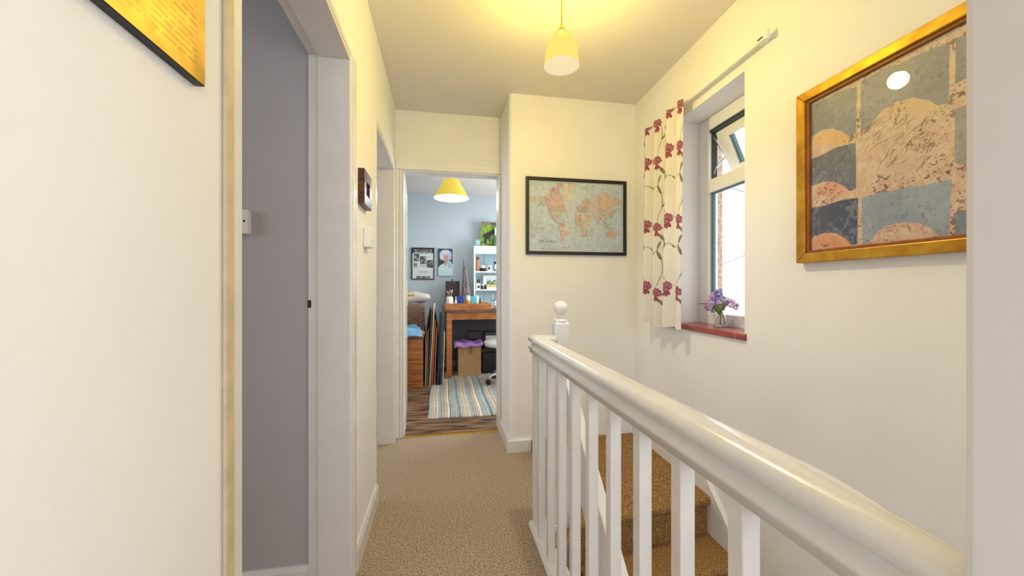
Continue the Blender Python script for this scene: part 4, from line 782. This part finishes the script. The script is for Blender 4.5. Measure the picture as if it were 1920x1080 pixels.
cv = Canvas(b_.x-a_.x, a_.z-TZ, 50, 60, (190,214,226)); cv.rect(0, 9, 0, cv.h*0.6, (70,120,130)); cv.rect(0, 9, cv.h*0.25, cv.h*0.4, (40,80,90)); cv.mottle(60, 0.3, 71)
me = cv.mesh('painted_face', lambda x, z: np.stack([a_.x+x, np.full(x.shape, 5.3395), TZ+z], 1)); link('painted_face', me, M['paper'], t)
a_ = SP(891, 449, 5.33); b_ = SP(900.3, 461, 5.33); t = thing('glass_block', 'small pale green glass block on top of the shelf', 'ornament', ((a_.x+b_.x)/2, 5.33, TZ))
NB().box(a_.x, b_.x, 5.31, 5.36, TZ+0.0005, a_.z).done('block', mat('green_glass', (190,226,222), 0.08, trans=0.6), t, bevel=0.004); NB().box(a_.x+0.01, b_.x-0.01, 5.3085, 5.3095, TZ+0.02, a_.z-0.02).done('etched_panel', potcol('etched', (150,196,196)), t)
# under the desk
M['card'] = mat('brown_cardboard', (190,150,104), 0.8, var=0.06, scale=6); BXY = 4.84
a_ = SP(859, 648, BXY); b_ = SP(902, 707, BXY); RUGT = 0.008
t = thing('cardboard_box', 'tall brown cardboard box with a strip of tape under the desk', 'box', ((a_.x+b_.x)/2, 5.0, RUGT))
NB().box(a_.x, b_.x, BXY, BXY+0.30, RUGT+0.0005, a_.z).done('carton', M['card'], t, bevel=0.003)
xm = (a_.x+b_.x)/2+0.01; NB().box(xm-0.022, xm+0.022, BXY-0.001, BXY, a_.z-0.115, a_.z).done('tape', mat('brown_tape', (150,108,62), 0.3), t)
ztb = a_.z
cl = Canvas(0.36, 0.34, 50, 46, (176,132,206))
def cloth(x, y):
    X = a_.x-0.05+x*1.0; Yv = BXY-0.045+y; e = np.maximum(0, BXY-0.004-Yv)*1.6+np.maximum(0, a_.x-0.004-X)*0.5
    return np.stack([X, Yv, ztb+0.034+0.009*np.sin(x*38+y*9)+0.008*np.sin(y*30-x*14)-e*0.6], 1)
cl.mottle(30, 0.08, 81); me = cl.mesh('purple_cloth', cloth); pc = link('purple_cloth', me, mat('purple_fabric', (176,128,206), 0.8, var=0.2, scale=12), smooth=True, label='crumpled purple cloth draped over the cardboard box', cat='cloth'); so = pc.modifiers.new('t', 'SOLIDIFY'); so.thickness = 0.012
q = SP(878, 622, 5.04); q2 = SP(904, 635, 5.04); t = thing('dark_storage_box', 'dark brown lidded box lying on the purple cloth', 'box', (q.x, 5.04, q2.z)); M['dbox'] = potcol('dark_mauve_box', (66,50,56), 0.5)
bz = ztb+0.054; NB().box(q.x, q2.x, 5.04, 5.16, bz, q.z-0.028).done('box_base', M['dbox'], t, bevel=0.003); NB().box(q.x-0.004, q2.x+0.004, 5.036, 5.164, q.z-0.028, q.z).done('lid', M['dbox'], t, bevel=0.003)
# plastic bin with paper trays on top
a_ = SP(903, 655, 4.92); t = thing('black_bin', 'black plastic crate under the desk behind the chair', 'crate', (a_.x+0.17, 5.05, RUGT)); M['bplast'] = mat('black_plastic', (16,24,28), 0.35, var=0.1, scale=10)
NB().box(a_.x+0.01, a_.x+0.34, 4.93, 5.28, RUGT+0.0005, a_.z-0.04).done('crate_body', M['bplast'], t, bevel=0.01); NB().box(a_.x, a_.x+0.35, 4.92, 5.29, a_.z-0.04, a_.z).done('rim', M['bplast'], t, bevel=0.006)
zt2 = SP(909, 623, 4.98).z; z = a_.z; k = 0; x0_ = SP(909, 630, 4.98).x
cols = [(70,66,70),(180,182,186),(120,120,126),(200,202,204),(60,60,66)]
hh = (zt2-z)/5
for k in range(5):
    nm = ['dark grey', 'light grey', 'mid grey', 'pale grey', 'charcoal'][k]; o = NB().box(x0_+0.01*(k % 2), x0_+0.27, 4.97, 5.2, z+hh*k+0.001, z+hh*(k+1)-0.001).done('paper_folder', potcol('folder_%d' % k, cols[k], 0.4), bevel=0.002, label='%s folder in the pile on the black crate' % nm, cat='folder', group='folders piled on the crate')
# office chair (only its left part shows)
cxx, cyy = 0.78, 4.42
t = thing('swivel_chair', 'white swivel chair with chrome five star base by the desk', 'chair', (cxx, cyy, 0)); zs_ = SP(905, 645, cyy).z
b = NB(); b.lathe([(0.20,-0.03),(0.285,-0.02),(0.30,0.01),(0.285,0.035),(0.18,0.045),(0.02,0.045)], (cxx, cyy, zs_), 32); b.done('seat', M['white'], t, smooth=True)
NB().tube([(cxx, cyy, 0.12), (cxx, cyy, zs_-0.02)], 0.028, 14).done('gas_post', M['chrome'], t)
NB().lathe([(0.05,0.10),(0.05,0.155),(0.03,0.17)], (cxx, cyy, 0), 18).done('hub', M['chrome'], t)
for k in range(5):
    a = math.radians(197+72*k); c, s = math.cos(a), math.sin(a)
    lg = NB().tube([(cxx+0.04*c, cyy+0.04*s, 0.135), (cxx+0.16*c, cyy+0.16*s, 0.13), (cxx+0.24*c, cyy+0.24*s, 0.105), (cxx+0.27*c, cyy+0.27*s, 0.065)], 0.020, 10, r1=0.013).done('star_leg', M['chrome'], t, smooth=True)
    ex, ey = cxx+0.27*c, cyy+0.27*s; b = NB(); b.tube([(ex-0.016*s, ey+0.016*c, 0.036), (ex+0.016*s, ey-0.016*c, 0.036)], 0.028, 14); b.box(ex-0.014, ex+0.014, ey-0.014, ey+0.014, 0.035, 0.068); b.done('caster', M['black'], lg)
NB().box(cxx+0.20, cxx+0.24, cyy-0.03, cyy+0.03, zs_-0.02, zs_+0.4).done('back_support', M['chrome'], t, bevel=0.006); b = NB(); b.box(cxx+0.18, cxx+0.23, cyy-0.2, cyy+0.2, zs_+0.22, zs_+0.55); b.done('backrest', M['white'], t, bevel=0.02)
# rug with woven stripes
rx0, rx1, ry0, ry1 = -0.117, 1.15, 3.31, 5.15
cv = Canvas(rx1-rx0, ry1-ry0, 330, 40, (176,170,156)); r_ = random.Random(12); x = 0
pal = [((166,166,158),0.035),((196,176,150),0.028),((92,78,74),0.006),((206,196,176),0.014),((162,162,156),0.03),((84,116,114),0.008),((206,206,196),0.008),((120,104,98),0.007),((186,164,144),0.034),((222,210,186),0.016),((94,80,72),0.006),((150,160,156),0.05),((200,200,190),0.006),((150,152,146),0.022),((66,100,100),0.009)]
k = 0
while x < rx1-rx0:
    c_, w_ = pal[k % len(pal)]; cv.rect(x, x+w_, -1, 9, c_); x += w_; k += 1
cv.mottle(25, 0.10, 91); cv.mottle(60, 0.08, 92)
me = cv.mesh('striped_rug', lambda x, y: np.stack([rx0+x+0.004*np.sin(y*7), ry0+y+0.004*np.sin(x*11), 0.0075+0*x], 1))
M['rug'] = print_mat('woven_stripes', 0.95, bump=0.5, bscale=300); ru = link('striped_rug', me, M['rug'], label='flat woven rug with grey, cream and teal stripes', cat='rug'); so = ru.modifiers.new('t', 'SOLIDIFY'); so.thickness = 0.007; so.offset = -1
# drawer unit, blue cloth, armchair, cushion on the left of the studio
xr = SP(794, 700, 4.42).x; DF = 4.42; DTP = 0.575
t = thing('drawer_unit', 'orange oak chest of drawers with its front facing the door', 'drawers', (xr-0.25, 4.62, 0))
NB().box(xr-0.5, xr, DF+0.02, DF+0.42, 0.03, DTP-0.025).done('carcass', M['darkwood'], t, bevel=0.003); NB().box(xr-0.51, xr+0.006, DF-0.006, DF+0.43, DTP-0.025, DTP).done('top', M['oak_x'], t, bevel=0.003)
for z0_, z1_ in ((0.065, 0.30), (0.305, DTP-0.03)):
    dr = NB().box(xr-0.492, xr-0.006, DF, DF+0.022, z0_, z1_).done('drawer', M['oak_x'], t, bevel=0.003); b = NB(); b.ball((xr-0.25, DF-0.012, (z0_+z1_)/2), 0.014); b.done('knob', M['oak'], dr, smooth=True)
NB().box(xr-0.5, xr-0.002, DF+0.004, DF+0.03, 0.0, 0.062).done('plinth', M['oak_x'], t, bevel=0.002)
t = thing('drawing_board', 'pale wooden drawing board lying on the chest of drawers', 'board', (xr-0.2, 4.6, DTP)); bmx = Matrix.Translation((xr-0.25, 4.52, DTP+0.012)) @ Matrix.Rotation(math.radians(14), 4, 'Z') @ Matrix.Rotation(math.radians(2), 4, 'X')
NB().box(-0.24, 0.22, -0.2, 0.2, 0.012, 0.036, m=bmx).done('panel', M['card'], t, bevel=0.002); NB().box(0.19, 0.222, -0.2, 0.2, 0.036, 0.042, m=bmx).done('edge_batten', M['card'], t)
cl = Canvas(0.42, 0.44, 44, 50, (120,170,206)); bmi = np.array(bmx)
def blue(x, y):
    X = x-0.235; Yv = y-0.26; Zv = 0.074+0.010*np.sin(x*26+y*11)+0.012*np.sin(y*31-x*8)-np.maximum(0, -0.212-Yv)*1.3; return (np.stack([X, Yv, Zv, np.ones_like(x)], 1) @ bmi.T)[:, :3]
me = cl.mesh('blue_cloth', blue); bc = link('blue_cloth', me, mat('blue_fabric', (122,172,208), 0.85, var=0.15, scale=14), smooth=True, label='crumpled light blue cloth on the drawing board', cat='cloth'); so = bc.modifiers.new('t', 'SOLIDIFY'); so.thickness = 0.01; so.offset = -1
ax1 = SP(796, 590, 4.98).x; ztop_a = SP(780, 571, 4.98).z
t = thing('tweed_armchair', 'brown speckled tweed armchair behind the chest of drawers', 'armchair', (ax1-0.35, 5.1, 0)); M['tweed'] = mat('brown_tweed', (176,142,120), 0.95, scale=75, col2=(96,66,52), bump=0.5)
NB().box(ax1-0.70, ax1, 4.96, 5.10, 0.30, ztop_a).done('backrest', M['tweed'], t, bevel=0.03); NB().box(ax1-0.70, ax1, 5.10, 5.46, 0.18, 0.42).done('seat', M['tweed'], t, bevel=0.03)
for x in (ax1-0.70, ax1-0.10): NB().box(x, x+0.10, 5.101, 5.46, 0.42, 0.60).done('arm', M['tweed'], t, bevel=0.03)
for x in (ax1-0.68, ax1-0.06):
    for y in (4.98, 5.40): NB().box(x, x+0.04, y, y+0.04, 0, 0.30 if y < 5.2 else 0.18).done('leg', M['darkwood'], t)
b = NB(); pc_ = SP(783, 562, 5.04); bmesh.ops.create_grid(b.bm, x_segments=24, y_segments=16, size=1)
top = list(b.bm.verts); ret = bmesh.ops.duplicate(b.bm, geom=b.bm.verts[:]+b.bm.edges[:]+b.bm.faces[:]); bot = [g for g in ret['geom'] if isinstance(g, bmesh.types.BMVert)]
for vs, s in ((top, 1), (bot, -1)):
    for v in vs:
        x, y = v.co.x, v.co.y; e = max(0.0, (1-abs(x)**3)*(1-abs(y)**3))**0.5; v.co = Vector((pc_.x-0.10+x*0.25+0.015*math.sin(4*y), 5.07+y*0.12, ztop_a+0.085+s*e*0.074+0.010*math.sin(7*x+2*y)*e))
bmesh.ops.remove_doubles(b.bm, verts=b.bm.verts, dist=0.0005)
b.done('cushion', mat('cream_cushion_fabric', (216,208,200), 0.9, var=0.15, scale=7), smooth=True, label='plump cream cushion on top of the tweed armchair', cat='cushion')
t = thing('hanging_bag', 'dark blue bag slumped on the floor behind the leaning frames', 'bag', (ax1+0.08, 5.1, 0)); b = NB(); b.lathe([(0.03,0),(0.075,0.03),(0.085,0.35),(0.07,0.62),(0.045,0.78),(0.02,0.83)], (ax1+0.095, 5.12, 0.001), 16); b.done('bag_body', mat('navy_cloth', (38,46,66), 0.8, var=0.3, scale=9), t, smooth=True); NB().tube([(ax1+0.06, 5.08, 0.76), (ax1+0.07, 5.06, 0.86), (ax1+0.12, 5.08, 0.85), (ax1+0.13, 5.1, 0.74)], 0.008, 6).done('strap', M['gasket'], t)
# canvases and boards leaning in a row, seen edge on
spec = [ # u bottom, u top, v top, thickness px, colour, words
 (797.6, 799.0, 632, 2.6, (150,124,104), 'grey brown backed canvas next to the chest of drawers'), (800.8, 802.6, 622, 2.6, (110,100,96), 'mottled dark grey canvas in the leaning row'),
 (803.4, 809.6, 584, 2.0, (140,116,70), 'olive brown framed board in the leaning row'), (805.9, 814.0, 571, 1.8, (236,222,198), 'tall thin cream board leaning over the others'),
 (810.0, 815.0, 606, 3.6, (160,80,36), 'red brown wooden frame in the leaning row'), (814.6, 818.6, 619, 1.6, (206,160,96), 'thin tan panel beside the black canvas'),
 (821.4, 826.2, 590, 4.6, (34,30,40), 'thick black edged canvas in the leaning row'), (826.6, 830.6, 574, 2.0, (72,80,110), 'navy edged board standing beside the black canvas'),
 (830.2, 833.4, 627, 1.8, (222,208,186), 'short cream panel next to the desk leg')]
for k, (ub, ut, vt, th_, col, lab) in enumerate(spec):
    y0 = 4.43 + 0.012*(k % 3); y1 = y0+0.48; B0 = SP(ub, 722, y0); T0 = SP(ut, vt, y0); hw = th_/2*depth(B0.x, y0)/F; H_ = T0.z; zb_ = 0.0085 if B0.x+hw > rx0 else 0.0005
    t = thing('leaning_canvas', lab, 'canvas', (B0.x, y0, 0), group='canvases leaning beside the desk'); m_ = mat('canvas_edge_%d' % k, col, 0.6, var=0.3, scale=9, stretch=(1,1,0.4))
    b = NB(); b.prism([(B0.x-hw, zb_), (B0.x+hw, zb_), (T0.x+hw, H_), (T0.x-hw, H_)], y0, y1, lambda p, a: (p[0], a, p[1])); b.done('panel', m_, t, bevel=0.001)
    if th_ > 2.5:
        b = NB(); g = hw*0.25; b.prism([(B0.x-g, zb_+0.01), (B0.x+g, zb_+0.01), (T0.x+g, H_-0.01), (T0.x-g, H_-0.01)], y0-0.0015, y0+0.002, lambda p, a: (p[0], a, p[1])); b.done('edge_strip', mat('canvas_tape_%d' % k, tuple(min(255, int(c*1.35+8)) for c in col), 0.7, var=0.2, scale=20), t)
for o in C.objects:
    if o.get('localframe'): del o['localframe']
